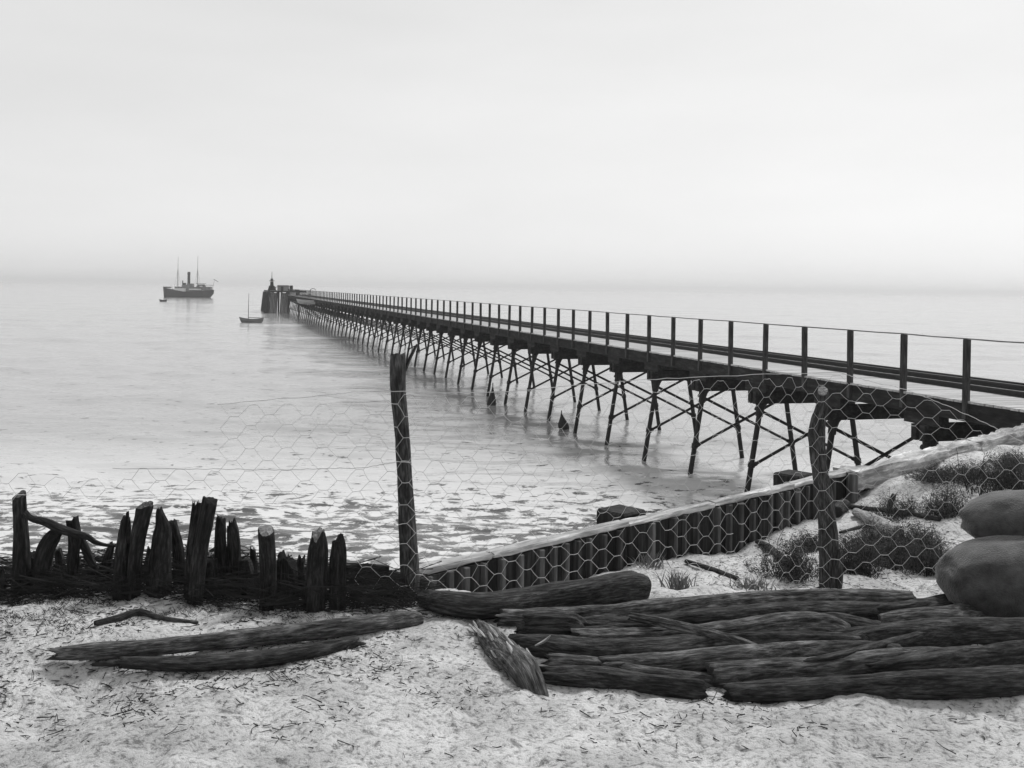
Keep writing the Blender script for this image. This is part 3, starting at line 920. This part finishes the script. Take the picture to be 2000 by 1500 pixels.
mb = MB()
col = int(SL / (a_ + dx_)); row = int(1.75 / dy_)
cache = {}
def nv(ci, side, rj):
    """vertices: each column ci has horizontal twists; rj counts half-cells (parity keyed)"""
    key = (ci, side, rj)
    if key not in cache:
        s = ci * (a_ + dx_) + (a_ if side else 0)
        cache[key] = net_pt(s, CZ - 2.45 + rj * dy_)
    return cache[key]
def keep(p):
    x, y = proj(p.x, p.y, p.z); return inpoly(x, y, NET)
def wire(p, q, r):
    if keep(p) and keep(q):
        m_ = (p + q) / 2 + Vector((rn.uniform(-.003, .003), rn.uniform(-.004, .004), rn.uniform(-.004, .004)))
        mb.tube([p, m_, q], r, r, 4, caps=False)
for ci in range(col):
    for rj in range(row + 4):
        if (ci + rj) % 2 == 0:
            a = nv(ci, 0, rj); b2 = nv(ci, 1, rj)
            if rn.random() < .995: wire(a, b2, .0020)
            for up in (1, -1):
                if rj + up >= 0 and rn.random() < .985: wire(b2, nv(ci + 1, 0, rj + up), .0014)
def wire_line(pts, r=.0026):
    out = []
    for x, y in spline(pts, 60):
        # meet the netting surface
        lo = None
        for s in np.linspace(0, SL - .001, 400):
            fx, fy = fence_pt(s)
            q = P(x, y, fy)
            if q.x <= fx: lo = q; break
        if lo is None: continue
        out.append(lo + Vector((0, -.004 + rn.uniform(-.003, .003), rn.uniform(-.004, .004))))
    if len(out) > 2: mb.tube(out, r, r, 4, caps=False)
wire_line([(425, 789), (560, 778), (650, 770), (720, 764), (785, 764), (860, 767), (1000, 764), (1200, 746), (1330, 738), (1500, 731), (1640, 727)])
wire_line([(220, 915), (400, 916), (520, 917), (640, 915), (720, 912), (770, 902), (803, 902)])
wire_line([(1640, 727), (1690, 742), (1780, 765), (1900, 815), (2000, 865)])
mb.build('netting', M['wire'], fence)

# ------------------------------------------------------------------ stumps along the bank, left
def px_ground(rows, D):
    """pixel rows (x, y, width) at distance D; bottom row pushed into the ground"""
    out = px_log(rows, D)
    x, y, z, r = out[0]
    out.insert(0, (x, y, min(z - .05, tz(x, y) - .12), r))
    return out
SG = 'weathered timber stumps along the bank'
STUMPS = [
 (6.25, [(42, 1160, 34), (42, 1090, 29), (41, 1040, 27), (39, 1000, 26), (38, 968, 25)], .012, (.2, .3), 'tallest straight stump at the far left with a slender branch from its top'),
 (6.28, [(78, 1158, 40), (84, 1110, 36), (92, 1070, 34), (106, 1045, 28), (116, 1036, 18)], .01, (0, 0), 'stout stump leaning right just beside the far left stump'),
 (6.55, [(124, 1135, 16), (117, 1100, 16), (112, 1073, 12)], .01, (0, 0), 'thin short stick stump propped between two leaning stumps'),
 (6.30, [(141, 1150, 25), (144, 1090, 23), (146, 1050, 23), (141, 1016, 22)], .02, (.2, 0), 'narrow upright stump under the slender branch with knobbly top'),
 (6.12, [(234, 1188, 28), (238, 1110, 27), (240, 1060, 25), (241, 1018, 20)], .06, (0, 0), 'slim stump with a forked splintered tip left of a bent one'),
 (6.10, [(260, 1190, 27), (262, 1120, 26), (268, 1060, 26), (278, 1015, 26), (283, 990, 26)], .014, (.3, .3), 'tall stump bending right with a flat sawn top'),
 (6.14, [(306, 1194, 52), (309, 1130, 44), (315, 1060, 34), (317, 1030, 26), (312, 1005, 15), (311, 993, 8)], .015, (0, 0), 'broad based stump tapering to a sharp point'),
 (6.40, [(351, 1165, 22), (350, 1100, 22), (345, 1060, 22), (338, 1024, 17)], .035, (0, 0), 'small crooked stump with jagged tip behind the sharp pointed one'),
 (6.16, [(368, 1190, 22), (372, 1100, 20), (377, 1040, 18), (381, 985, 12)], .05, (0, 0), 'slender split stump leaning behind the tallest diagonal one'),
 (6.08, [(380, 1190, 30), (388, 1110, 28), (396, 1050, 26), (405, 1005, 26), (411, 978, 25)], .014, (-.2, .2), 'tall straight stump leaning right with rounded top'),
 (6.30, [(432, 1185, 26), (432, 1100, 25), (431, 1045, 23), (432, 1020, 19)], .04, (0, 0), 'upright stump with a broken jagged top right of the tall leaning one'),
 (6.32, [(458, 1185, 28), (457, 1100, 25), (456, 1055, 24), (452, 1028, 16)], .05, (0, 0), 'rotten stump with ragged shoulder beside the jagged topped one'),
 (6.24, [(404, 1180, 44), (404, 1120, 40), (405, 1093, 34)], .01, (0, 0), 'low wide stump with level top between leaning and jagged stumps'),
 (6.34, [(480, 1180, 30), (480, 1120, 28), (477, 1094, 22)], .01, (0, 0), 'low rounded stump next to the ragged shouldered one'),
 (6.12, [(521, 1180, 33), (522, 1110, 30), (520, 1060, 29), (519, 1037, 29)], .006, (-.25, .55), 'stump with a pale sawn top standing alone'),
 (6.25, [(560, 1180, 44), (560, 1120, 38), (560, 1096, 36)], .06, (0, 0), 'very low stump with splintered crown beside the sawn topped one'),
 (6.08, [(614, 1195, 44), (618, 1120, 44), (620, 1075, 40), (620, 1045, 28)], .025, (.5, .4), 'thick grooved stump with a slanting pale cut near the wire fence'),
 (6.10, [(660, 1195, 28), (661, 1120, 28), (662, 1075, 27), (660, 1050, 20)], .02, (.3, 0), 'narrow stump standing close against the thick grooved stump'),
 (6.45, [(198, 1170, 22), (208, 1105, 20), (217, 1068, 13)], .03, (0, 0), 'low leaning stub between the slender branch and the forked stump'),
 (6.45, [(288, 1180, 22), (291, 1110, 19), (293, 1072, 12)], .03, (0, 0), 'low dark stub between the bent stump and the sharp pointed one'),
 (6.45, [(499, 1175, 20), (496, 1110, 18), (494, 1076, 12)], .03, (0, 0), 'small stub just left of the sawn topped stump'),
 (6.42, [(588, 1175, 24), (586, 1118, 22), (590, 1086, 15)], .03, (0, 0), 'small ragged stub left of the thick grooved stump'),
 (6.38, [(70, 1165, 24), (66, 1115, 20), (63, 1082, 13)], .03, (0, 0), 'low stub between the far left stump and the stout leaning one'),
 (6.20, [(2, 1180, 22), (3, 1140, 18), (1, 1112, 12)], .02, (0, 0), 'small broken stump cut off by the left picture edge'),
]
for i, (D, rows, jag, tilt, lab) in enumerate(STUMPS):
    g0 = P(rows[0][0], rows[0][1], D)
    root = tag(empty('timber_stump', (g0.x, g0.y, tz(g0.x, g0.y))), lab, 'stump', SG)
    mb = MB()
    e, d = log_geo(mb, px_ground(rows, D), 100 + i, seg=36, step=.014, bark=.16, jag1=jag, tilt1=tilt)
    tr = mb.build('trunk', M['stump'], root, smooth=True, attr=True)
    if i in (14, 16, 5, 0): end_face('cut_top', e[1], d[-1], M['endgrain'] if i in (14, 16) else M['driftwood'], root, i)
    if i == 4:
        mb = MB(); log_geo(mb, px_log([(249, 1060, 14), (250, 1035, 13), (251, 1012, 8)], D), 160, seg=12, step=.015, bark=.2, jag1=.02); mb.build('prong', M['stump'], root, smooth=True, attr=True)
    if i == 8:
        mb = MB(); log_geo(mb, px_log([(383, 1060, 10), (387, 1020, 9), (390, 984, 7)], D), 161, seg=12, step=.015, bark=.2, jag1=.02); mb.build('prong', M['stump'], root, smooth=True, attr=True)
    if i == 0:
        mb = MB(); log_geo(mb, px_log([(48, 1000, 12), (60, 1012, 12), (90, 1020, 15), (115, 1032, 17), (140, 1040, 15), (170, 1048, 11), (185, 1058, 9), (205, 1064, 7), (228, 1067, 5)], 6.22), 162, seg=14, step=.02, bark=.15); mb.build('branch', M['stump'], root, smooth=True, attr=True)
    if i == 3:
        mb = MB(); log_geo(mb, px_log([(156, 1050, 14), (168, 1075, 14), (178, 1098, 14), (190, 1112, 12), (205, 1130, 8)], 6.33), 163, seg=12, step=.02, bark=.15); mb.build('branch', M['stump'], root, smooth=True, attr=True)
        mb = MB(); log_geo(mb, px_log([(183, 1103, 8), (200, 1108, 8), (226, 1115, 5)], 6.34), 164, seg=10, step=.02, bark=.15); mb.build('branch', M['stump'], root, smooth=True, attr=True)

# ------------------------------------------------------------------ logs
def ground_log(name, rows, lab, group, seed, mat='bark', jag=(0, 0), tilt0=(0, 0), tilt1=(0, 0), ends=(None, None), bark=.09, sink=.15, lift=0.0, cat='log', seg=30):
    out = []
    for x, y, w in rows:
        p = G(x, y + w / 2)
        r = w / 2 * p.y / F
        zc_ = tz(p.x, p.y + r * .8) + r * (1 - sink) + lift
        # slide along the ray so that the centre sits at height zc_
        D = p.y
        q = P(x, y, D)
        for _ in range(6):
            q = P(x, y, D)
            ray = P(x, y, 1) - Vector((0, 0, CZ))
            D += (zc_ - q.z) / (ray.z if abs(ray.z) > .05 else -.05) * .8
            D = max(p.y - .3, min(p.y + .9, D))
        q = P(x, y, D)
        out.append((q.x, q.y, q.z, r))
    mid = out[len(out) // 2]
    mb = MB()
    e, d = log_geo(mb, out, seed, seg=seg, step=.03, bark=bark, jag0=jag[0], jag1=jag[1], tilt0=tilt0, tilt1=tilt1)
    if ends[0] or ends[1]:
        root = tag(empty(name, (mid[0], mid[1], mid[2] - mid[3])), lab, cat, group)
        mb.build('trunk', M[mat], root, smooth=True, attr=True)
        for k in (0, 1):
            if ends[k]: end_face('cut_end', e[k], d[0] * -1 if k == 0 else d[-1], M[ends[k]], root, seed)
        return root
    o = mb.build(name, M[mat], None, smooth=True, attr=True)
    return tag(o, lab, cat, group)

LG = 'logs lying on the sand'
ground_log('log', [(108, 1276, 22), (180, 1272, 32), (280, 1266, 32), (420, 1252, 32), (560, 1237, 34), (700, 1221, 36), (775, 1211, 34), (815, 1208, 27)], 'long thin log across the left foreground sand, the upper of two', LG, 21, 'driftwood', jag=(.04, .01), ends=(None, 'endgrain'))
ground_log('log', [(238, 1294, 22), (330, 1296, 28), (430, 1293, 32), (560, 1280, 34), (640, 1266, 30), (700, 1250, 20)], 'dark log half buried below the long thin log at left', LG, 22, 'bark', jag=(.03, .04), sink=.4)
ground_log('log', [(835, 1172, 36), (880, 1180, 46), (950, 1184, 52), (1050, 1172, 54), (1130, 1160, 58), (1200, 1149, 64), (1240, 1145, 58), (1254, 1144, 40)], 'thick rough barked log lying in front of the sea wall', LG, 23, 'bark', tilt0=(.9, -.6), ends=('splinter', None), bark=.10)
ground_log('branch', [(185, 1217, 9), (230, 1208, 14), (270, 1196, 13), (310, 1206, 9), (350, 1212, 8), (385, 1216, 7)], 'bent dead branch on sand in front of the left stumps', LG, 24, 'bark', cat='branch', seg=14)
ground_log('branch', [(180, 1298, 6), (215, 1297, 9), (250, 1298, 7)], 'short straight stick at the foot of the dark half buried log', LG, 25, 'bark', cat='branch', seg=12)
RG = 'logs laid side by side at lower right'
RAFT = [
 ([(975, 1205, 28), (1080, 1206, 34), (1200, 1200, 32), (1330, 1186, 34), (1480, 1174, 34), (1620, 1170, 30), (1780, 1170, 26)], 'driftwood', 'uppermost pale topped log of the lower right pile', (.03, .02), (None, None)),
 ([(1130, 1222, 26), (1260, 1222, 30), (1400, 1208, 32), (1500, 1200, 32), (1640, 1196, 32), (1760, 1194, 28)], 'bark', 'second log down in the lower right pile, dark and even', (.03, .03), (None, None)),
 ([(1035, 1222, 38), (1070, 1222, 46), (1110, 1222, 42), (1142, 1230, 24)], 'bark', 'short broken dark log with a snapped top at the left end of the pile', (.03, .06), (None, None)),
 ([(1120, 1244, 30), (1220, 1248, 36), (1340, 1243, 38), (1450, 1232, 40), (1540, 1222, 42), (1610, 1222, 38), (1650, 1230, 26)], 'driftwood', 'knobbly grey log ending in a hump in the middle of the pile', (.03, .03), (None, None)),
 ([(998, 1253, 27), (1060, 1262, 40), (1160, 1275, 42), (1300, 1272, 42), (1430, 1258, 40), (1560, 1254, 36), (1690, 1258, 30)], 'bark', 'log with a round sawn end facing left in the pile', (0, .03), ('driftwood', None)),
 ([(1690, 1200, 20), (1770, 1194, 34), (1870, 1184, 40), (1960, 1172, 42), (2080, 1160, 42)], 'bark', 'dark log running off the right edge just below the sacks', (.02, 0), (None, None)),
 ([(1720, 1214, 26), (1760, 1210, 36), (1850, 1206, 38), (1960, 1200, 38), (2080, 1192, 38)], 'driftwood', 'rounded ended grey log under the dark log at the right edge', (.01, 0), (None, None)),
 ([(1660, 1252, 24), (1740, 1246, 42), (1850, 1238, 46), (1960, 1236, 46), (2080, 1232, 46)], 'bark', 'thick smooth dark log at the right edge above the pale split one', (.03, 0), (None, None)),
 ([(1180, 1300, 30), (1300, 1298, 38), (1430, 1284, 38), (1560, 1274, 36), (1690, 1270, 34), (1760, 1274, 26)], 'driftwood', 'grey topped log above the lowest pale split log', (.04, .03), (None, None)),
 ([(1390, 1318, 34), (1500, 1312, 38), (1620, 1304, 38), (1720, 1292, 36), (1800, 1286, 32), (1862, 1284, 22)], 'driftwood', 'log with a bright split streak along its top', (.03, .06), (None, None)),
 ([(1060, 1318, 26), (1130, 1322, 36), (1260, 1332, 36), (1380, 1346, 34)], 'bark', 'dark log with a pale chip at the lower left of the pile', (.04, .03), (None, None)),
 ([(1700, 1310, 30), (1790, 1300, 46), (1900, 1288, 50), (2080, 1276, 50)], 'bark', 'broad dark log at the right edge below the bright split one', (.04, 0), (None, None)),
 ([(1420, 1352, 30), (1560, 1348, 42), (1750, 1340, 48), (1930, 1334, 50), (2090, 1328, 50)], 'bark', 'lowest broad dark log, running off the right edge', (.04, 0), (None, None)),
 ([(1010, 1232, 18), (1120, 1236, 20), (1230, 1230, 20), (1330, 1222, 16)], 'bark', 'thin dark pole between the second log and the knobbly grey log', (.02, .02), (None, None)),
 ([(1070, 1288, 20), (1160, 1296, 24), (1260, 1316, 24), (1380, 1328, 22), (1450, 1332, 16)], 'driftwood', 'thin grey pole sloping down below the round ended log', (.03, .02), (None, None)),
 ([(1480, 1226, 14), (1580, 1240, 18), (1680, 1234, 18), (1760, 1222, 14)], 'bark', 'thin crooked pole lying in the gap right of the hump', (.02, .02), (None, None)),
 ([(1560, 1206, 16), (1640, 1212, 22), (1720, 1228, 20), (1780, 1236, 14)], 'bark', 'short dark pole slanting down toward the thick right edge log', (.02, .02), (None, None)),
 ([(1230, 1204, 12), (1320, 1222, 15), (1420, 1246, 15), (1500, 1272, 10)], 'driftwood', 'thin pole lying slantwise across the middle of the pile', (.02, .02), (None, None)),
 ([(1540, 1300, 12), (1660, 1278, 16), (1780, 1246, 15), (1860, 1222, 10)], 'bark', 'thin dark pole slanting up to the right across the pile', (.02, .02), (None, None)),
]
for i, (rows, mat, lab, jag, ends) in enumerate(RAFT):
    ground_log('log', [(x, y, w * 1.14) for x, y, w in rows], lab, RG, 40 + i, mat, jag=jag, ends=ends, sink=.25, bark=.13, seg=40, lift=.09 if 'slant' in lab and 'across' in lab else 0)
# splintered broken butt
q = G(1010, 1330); 
root = tag(empty('broken_log', tuple(q)), 'pale splintered butt of a broken log beside the bare sand', 'log', RG)
bl_ = [(1075, 1352, 50), (1045, 1335, 60), (1020, 1310, 66), (985, 1278, 62), (955, 1248, 50), (938, 1228, 34)]
rows = []
for x, y, w in bl_:
    w *= .82; p = G(x, y + w * .35); r = w / 2 * p.y / F; c = P(x, y, p.y + .02); rows.append((c.x, c.y, c.z - (.30 if y > 1350 else .06 if y > 1330 else 0), r))
mb = MB(); log_geo(mb, rows, 71, seg=34, step=.015, bark=.16, jag1=.08, jag0=.03); mb.build('trunk', M['driftwood'], root, smooth=True, attr=True)
rs = random.Random(8)
for k in range(26):
    u = rs.random(); i0 = rs.randrange(2, 5)
    a = Vector(rows[i0][:3]).lerp(Vector(rows[i0 + 1][:3]), u) ; r = rows[i0][3]
    dirn = (Vector(rows[5][:3]) - Vector(rows[1][:3])).normalized()
    th = rs.uniform(-1.2, 2.6)
    sd_ = dirn.cross(Vector((0, 0, 1))).normalized(); upv = sd_.cross(dirn)
    off = (sd_ * -math.cos(th) + upv * math.sin(th)) * r * rs.uniform(.85, 1.05)
    ln = rs.uniform(.04, .13)
    st0 = a + off - dirn * ln * .6; en = a + off * rs.uniform(1.0, 1.35) + dirn * ln * .6 + Vector((rs.uniform(-.015, .015), rs.uniform(-.015, .015), rs.uniform(-.01, .02)))
    mb = MB(); log_geo(mb, [tuple(st0) + (.006,), tuple((st0 + en) / 2) + (rs.uniform(.008, .015),), tuple(en) + (.003,)], 200 + k, seg=8, step=.012, bark=.25, flat=.6)
    mb.build('splinter', M['splinter'], root, attr=True)
# pale chip
q = G(1062, 1288); mb = MB(); log_geo(mb, [(q.x - .05, q.y - .08, q.z + .10, .006), (q.x, q.y - .08, q.z + .125, .013), (q.x + .03, q.y - .08, q.z + .155, .004)], 301, seg=8, step=.01, bark=.2, flat=.5)
tag(mb.build('wood_chip', M['splinter'], None, attr=True), 'small pale wood chip lying on the dark lower logs', 'wood chip')
# driftwood log lying behind stumps
def free_log(name, rows, D, lab, cat, seed, mat, group=None, jag=(0, 0), seg=18, ends=(None, None), bark=.10):
    mb = MB(); log_geo(mb, px_log(rows, D), seed, seg=seg, step=.025, bark=bark, jag0=jag[0], jag1=jag[1])
    return tag(mb.build(name, M[mat], None, smooth=True, attr=True), lab, cat, group)
BG = 'driftwood wedged between the stumps'
free_log('log', [(572, 1113, 12), (640, 1113, 16), (700, 1108, 16), (760, 1110, 12)], 6.62, 'thin pole lying level behind the two rightmost stumps', 'log', 81, 'bark', BG)
free_log('log', [(690, 1128, 24), (740, 1126, 28), (800, 1136, 30), (850, 1150, 26)], 6.72, 'dark log behind the foot of the left fence post', 'log', 82, 'bark', BG, jag=(.03, .03))
free_log('log', [(30, 1160, 40), (140, 1158, 46), (260, 1160, 48), (380, 1158, 50), (480, 1160, 44)], 6.50, 'long dark log lying behind the left stumps', 'log', 83, 'bark', BG)
free_log('log', [(400, 1150, 44), (500, 1148, 46), (600, 1155, 44), (700, 1160, 40), (790, 1168, 34)], 6.55, 'dark log behind the sawn topped stump', 'log', 84, 'bark', BG)

# ------------------------------------------------------------------ sacks at the right edge
def sack(cx, cy, hw, hh, D, lab, seed, dep=.34, yaw=0.0):
    c = P(cx, cy, D); a, bz = hw * D / F, hh * D / F
    root = tag(empty('sack', (c.x, c.y, c.z - bz)), lab, 'sack', 'bulging sacks at the right edge')
    nu, nv_ = 56, 36; V = []; Fq = []
    cyw, syw = math.cos(yaw), math.sin(yaw)
    for j in range(nv_ + 1):
        ph = -math.pi / 2 + math.pi * j / nv_
        for i in range(nu):
            th = 2 * math.pi * i / nu
            def se(v, e): return math.copysign(abs(v) ** e, v)
            x = se(math.cos(th), .8) * se(math.cos(ph), .85); y = se(math.sin(th), .8) * se(math.cos(ph), .85); z = se(math.sin(ph), .9)
            V.append((x, y, z))
    V = np.array(V)
    nz = fbm(V[:, 0] * 1.6 + seed, V[:, 1] * 1.6, V[:, 2] * 1.6, seed) * .13 + fbm(V[:, 0] * 6, V[:, 1] * 6 + seed, V[:, 2] * 4, seed + 4) * .035
    V = V * (1 + nz[:, None]) * np.array((a, dep, bz))
    V = np.stack([V[:, 0] * cyw - V[:, 1] * syw, V[:, 0] * syw + V[:, 1] * cyw, V[:, 2]], 1) + np.array(c)
    for j in range(nv_):
        for i in range(nu):
            p0 = j * nu + i; p1 = j * nu + (i + 1) % nu
            Fq.append((p0, p1, p1 + nu, p0 + nu))
    mb = MB(); mb.add([tuple(v) for v in V], Fq)
    mb.build('bag', M['hessian'], root, smooth=True)
    return root
sack(2085, 1138, 250, 90, 6.45, 'lower and larger bulging sack at the right edge', 5, .36)
sack(2088, 1020, 200, 60, 6.75, 'upper bulging sack resting on the larger one', 9, .32)

# ------------------------------------------------------------------ plants and small debris on the landward sand
def bush(px, py, w, h, lab, seed, ns=40, leaves=10, mat='leaf', name='dry_bush', cat='bush', group='low bushes on the sand', spread=1.0, twr=.004):
    p = G(px, py); k = p.y / F
    W2, Hh = w / 2 * k, h * k * 1.15
    root = tag(empty(name, tuple(p)), lab, cat, group)
    r_ = random.Random(seed); st_ = MB(); lf = MB()
    for s_ in range(int(ns * 3.2)):
        a = r_.uniform(0, 2 * math.pi); el = r_.uniform(.15, 1.0) * (1.25 if r_.random() < .1 else 1)
        b0 = p + Vector((max(-1, min(1, r_.gauss(0, .45))) * W2, r_.uniform(-.6, .6) * W2, -.02))
        el *= 1 - .6 * ((b0.x - p.x) / W2) ** 2; el *= .65 + .5 * abs(vn1(b0.x * 9, b0.y * 9, seed))
        tip = b0 + Vector((math.cos(a) * W2 * r_.uniform(.1, .6) * spread, math.sin(a) * W2 * r_.uniform(.1, .5), Hh * el))
        md = b0.lerp(tip, .5) + Vector((r_.uniform(-.22, .22) * W2, r_.uniform(-.2, .2) * W2, Hh * .12 * el))
        pts = [b0, b0.lerp(md, .6), md, md.lerp(tip, .55) + Vector((r_.uniform(-.1, .1) * W2, 0, .06 * Hh)), tip]
        st_.tube(pts, twr * r_.uniform(.4, 1), twr * .25, 3, caps=False)
        for q in range(leaves):
            u = r_.uniform(.3, 1.0); i0 = min(3, int(u * 4)); c = pts[i0].lerp(pts[i0 + 1], u * 4 - i0)
            c = c + Vector((r_.gauss(0, .025), r_.gauss(0, .025), r_.gauss(0, .02)))
            d1 = Vector((r_.gauss(0, 1), r_.gauss(0, 1), r_.gauss(0, 1))).normalized(); d2 = d1.orthogonal().normalized()
            l, ww = r_.uniform(.010, .030), r_.uniform(.0015, .004)
            lf.add([c - d1 * l, c + d2 * ww, c + d1 * l, c - d2 * ww], [(0, 1, 2, 3)])
    st_.build('stems', M['twig'], root)
    if leaves: lf.build('foliage', M[mat], root)
    return root
bush(1545, 1130, 130, 85, 'bushy tuft on the sand left of the crooked fence post', 1, 70, 14)
bush(1670, 1120, 110, 80, 'dark bush just right of the crooked fence post', 2, 70, 16)
bush(1745, 1110, 120, 75, 'dark bush between crooked post and the sacks', 3, 70, 16)
bush(1815, 1120, 90, 80, 'dark bush close against the lower sack', 4, 60, 16)
bush(1700, 1082, 110, 60, 'dark scrub behind the bushes right of the crooked post', 13, 70, 14)
bush(1790, 1078, 110, 66, 'dark scrub behind the bushes, nearest the gap between the sacks', 14, 70, 14)
bush(1590, 1072, 90, 40, 'low dark scrub behind the bushy tuft against the crooked post', 15, 60, 12)
bush(1760, 1012, 130, 55, 'twiggy bush behind the fallen pole', 5, 70, 8)
bush(1850, 1010, 100, 70, 'leafy bush just left of the upper sack', 6, 70, 14)
bush(1920, 975, 110, 85, 'bare branched bush behind the upper sack', 7, 26, 3, twr=.007)
bush(1985, 960, 90, 80, 'dense bush above the sacks at the right edge', 8, 80, 16)
bush(1900, 935, 170, 36, 'low spreading bush along the pale squared beam', 9, 90, 14)
bush(1985, 915, 120, 40, 'low spreading bush at right edge by the squared beam', 10, 80, 14)
bush(1830, 936, 110, 24, 'small flat bush on the sand crest by the beam', 12, 60, 12)
def tuft(px, py, w, h, lab, seed, n_=70, mat='grass'):
    p = G(px, py); k = p.y / F; W2, Hh = w / 2 * k, h * k
    r_ = random.Random(seed); mb = MB()
    for s_ in range(n_):
        b0 = p + Vector((r_.gauss(0, .4) * W2, r_.gauss(0, .3) * W2, -.01)); a = r_.gauss(0, .5)
        tip = b0 + Vector((math.sin(a) * Hh * .8 + r_.gauss(0, .2) * W2, r_.gauss(0, .3) * Hh, Hh * r_.uniform(.5, 1.0)))
        md = b0.lerp(tip, .5) + Vector((0, 0, Hh * .12)); wv = Vector((.004, .002, 0))
        mb.add([b0 - wv, b0 + wv, md + wv * .8, md - wv * .8, tip], [(0, 1, 2, 3), (3, 2, 4)])
    return tag(mb.build('grass_tuft', M[mat], None), lab, 'grass tuft', 'grass tufts near the sea wall')
tuft(1325, 1150, 60, 45, 'grass tuft at the right end of the thick barked log', 1)
tuft(1130, 1108, 120, 55, 'wide grass tuft in wall shade behind the thick log', 2, 160)
tuft(1215, 1105, 90, 50, 'grass tuft at the wall foot above the end of the thick log', 3, 120)
tuft(1270, 1110, 60, 36, 'short grass tuft near the foot of the leaning plank', 4, 80)
tuft(1470, 1150, 90, 30, 'low grass tuft on sand before the bushy tuft', 5, 90)
tuft(1130, 1042, 22, 16, 'tiny grass sprig growing on the wall cap', 6, 24)
DG = 'driftwood on the sand by the sea wall'
ground_log('plank', [(1340, 1096, 9), (1385, 1110, 10), (1440, 1130, 10)], 'straight dark plank lying on sand below the sea wall', DG, 91, 'bark', cat='plank', seg=8, bark=.04)
ground_log('branch', [(1478, 1058, 8), (1500, 1068, 13), (1520, 1085, 14), (1545, 1102, 10)], 'short curved dark branch on sand by the bushy tuft', DG, 92, 'bark', cat='branch', seg=14)
ground_log('pole', [(1645, 988, 8), (1700, 994, 10), (1760, 1002, 11), (1835, 1014, 9)], 'long dark fallen pole on the sand right of crooked post', DG, 93, 'bark', cat='pole', seg=14)
free_log('peg', [(1736, 1004, 14), (1739, 985, 12), (1746, 966, 10)], G(1738, 1000).y, 'short dark peg standing up by the fallen pole', 'peg', 94, 'bark', DG, jag=(0, .02), seg=12)
ground_log('log', [(1672, 1000, 16), (1700, 1014, 24), (1730, 1030, 28), (1755, 1040, 26)], 'short pale weathered log on sand beyond the crooked post', DG, 95, 'splinter', cat='log', seg=18, ends=(None, 'endgrain'))
ground_log('log', [(1634, 1000, 22), (1642, 992, 26), (1652, 985, 24)], 'small dark log end at the wall corner behind the crooked post', DG, 96, 'bark', cat='log', seg=16)
ground_log('branch', [(1640, 1040, 5), (1680, 1030, 7), (1705, 1024, 6), (1722, 1016, 5)], 'thin forked twig lying near the pale weathered log', DG, 97, 'bark', cat='branch', seg=10)

# brushwood packed between the stumps and litter on the sand (uncountable)
r_ = random.Random(12); mb = MB()
for k in range(2600):
    x = r_.uniform(-10, 800); D = r_.uniform(6.02, 6.75); p = P(x, 1180, D); zg = tz(p.x, D)
    hmax = .11 if x < 200 else .18 if 390 < x < 510 else .14
    c = Vector((p.x, D, zg + r_.random() ** 1.6 * hmax)); a = r_.gauss(0, .5) + (math.pi if r_.random() < .5 else 0); ln = r_.uniform(.05, .28)
    dv_ = Vector((math.cos(a), math.sin(a) * .7, r_.gauss(0, .2))) * ln
    mb.tube([c - dv_, c + Vector((0, 0, r_.uniform(-.02, .03))), c + dv_], r_.uniform(.0015, .005), .001, 4, caps=False)
o = mb.build('brushwood', M['brush']); o['kind'] = 'stuff'
mb = MB()
for k in range(9000):
    zone = r_.random()
    if zone < .35: x, y = r_.uniform(-20, 850), r_.triangular(1185, 1500, 1200)
    elif zone < .6: x, y = r_.uniform(850, 2050), r_.triangular(1160, 1500, 1240)
    else: x, y = r_.uniform(1280, 2000), r_.uniform(940, 1170)
    if vn1(x * .011, y * .022, 70) + .5 * vn1(x * .04, y * .07, 71) < r_.uniform(-.6, .35): continue
    D_ = 1.95 * F / max(60, y - HYP - (x - CXP) * SA)
    if zone >= .6: D_ = 2.3 * F / max(60, y - HYP - (x - CXP) * SA)
    p = P(x, y, D_)
    if (p.x - WA[0]) * WN[0] + (p.y - WA[1]) * WN[1] > -.1 and p.y > 6.9: continue
    c = Vector((p.x, p.y, tz(p.x, p.y) + r_.uniform(0, .012))); a = r_.uniform(0, 6.28); ln = r_.uniform(.004, .022) if r_.random() < .9 else r_.uniform(.02, .07)
    dv_ = Vector((math.cos(a), math.sin(a), r_.gauss(0, .12))) * ln
    mb.tube([c - dv_, c + Vector((r_.gauss(0, .2) * ln, r_.gauss(0, .2) * ln, 0)), c + dv_], r_.uniform(.001, .004), .0015, 3, caps=False)
o = mb.build('beach_litter', M['twig']); o['kind'] = 'stuff'
mb = MB()
for k in range(5200):
    x = r_.triangular(-60, 760, 20); y = r_.triangular(1190, 1290, 1195)
    if vn1(x * .016, y * .05, 8) < -.05 + (x / 1500): continue
    p = P(x, y, 1.95 * F / (y - HYP - (x - CXP) * SA)); p.z = tz(p.x, p.y) - .004
    a = r_.uniform(0, 6.28); ln = r_.uniform(.015, .06)
    tip = p + Vector((math.cos(a) * ln, math.sin(a) * ln * .6, ln * r_.uniform(.2, .8))); wv = Vector((.0018, .001, 0))
    mb.add([p - wv, p + wv, tip], [(0, 1, 2)])
o = mb.build('dry_ground_cover', M['brush']); o['kind'] = 'stuff'

for o in C.objects:
    if '_local' in o: del o['_local']
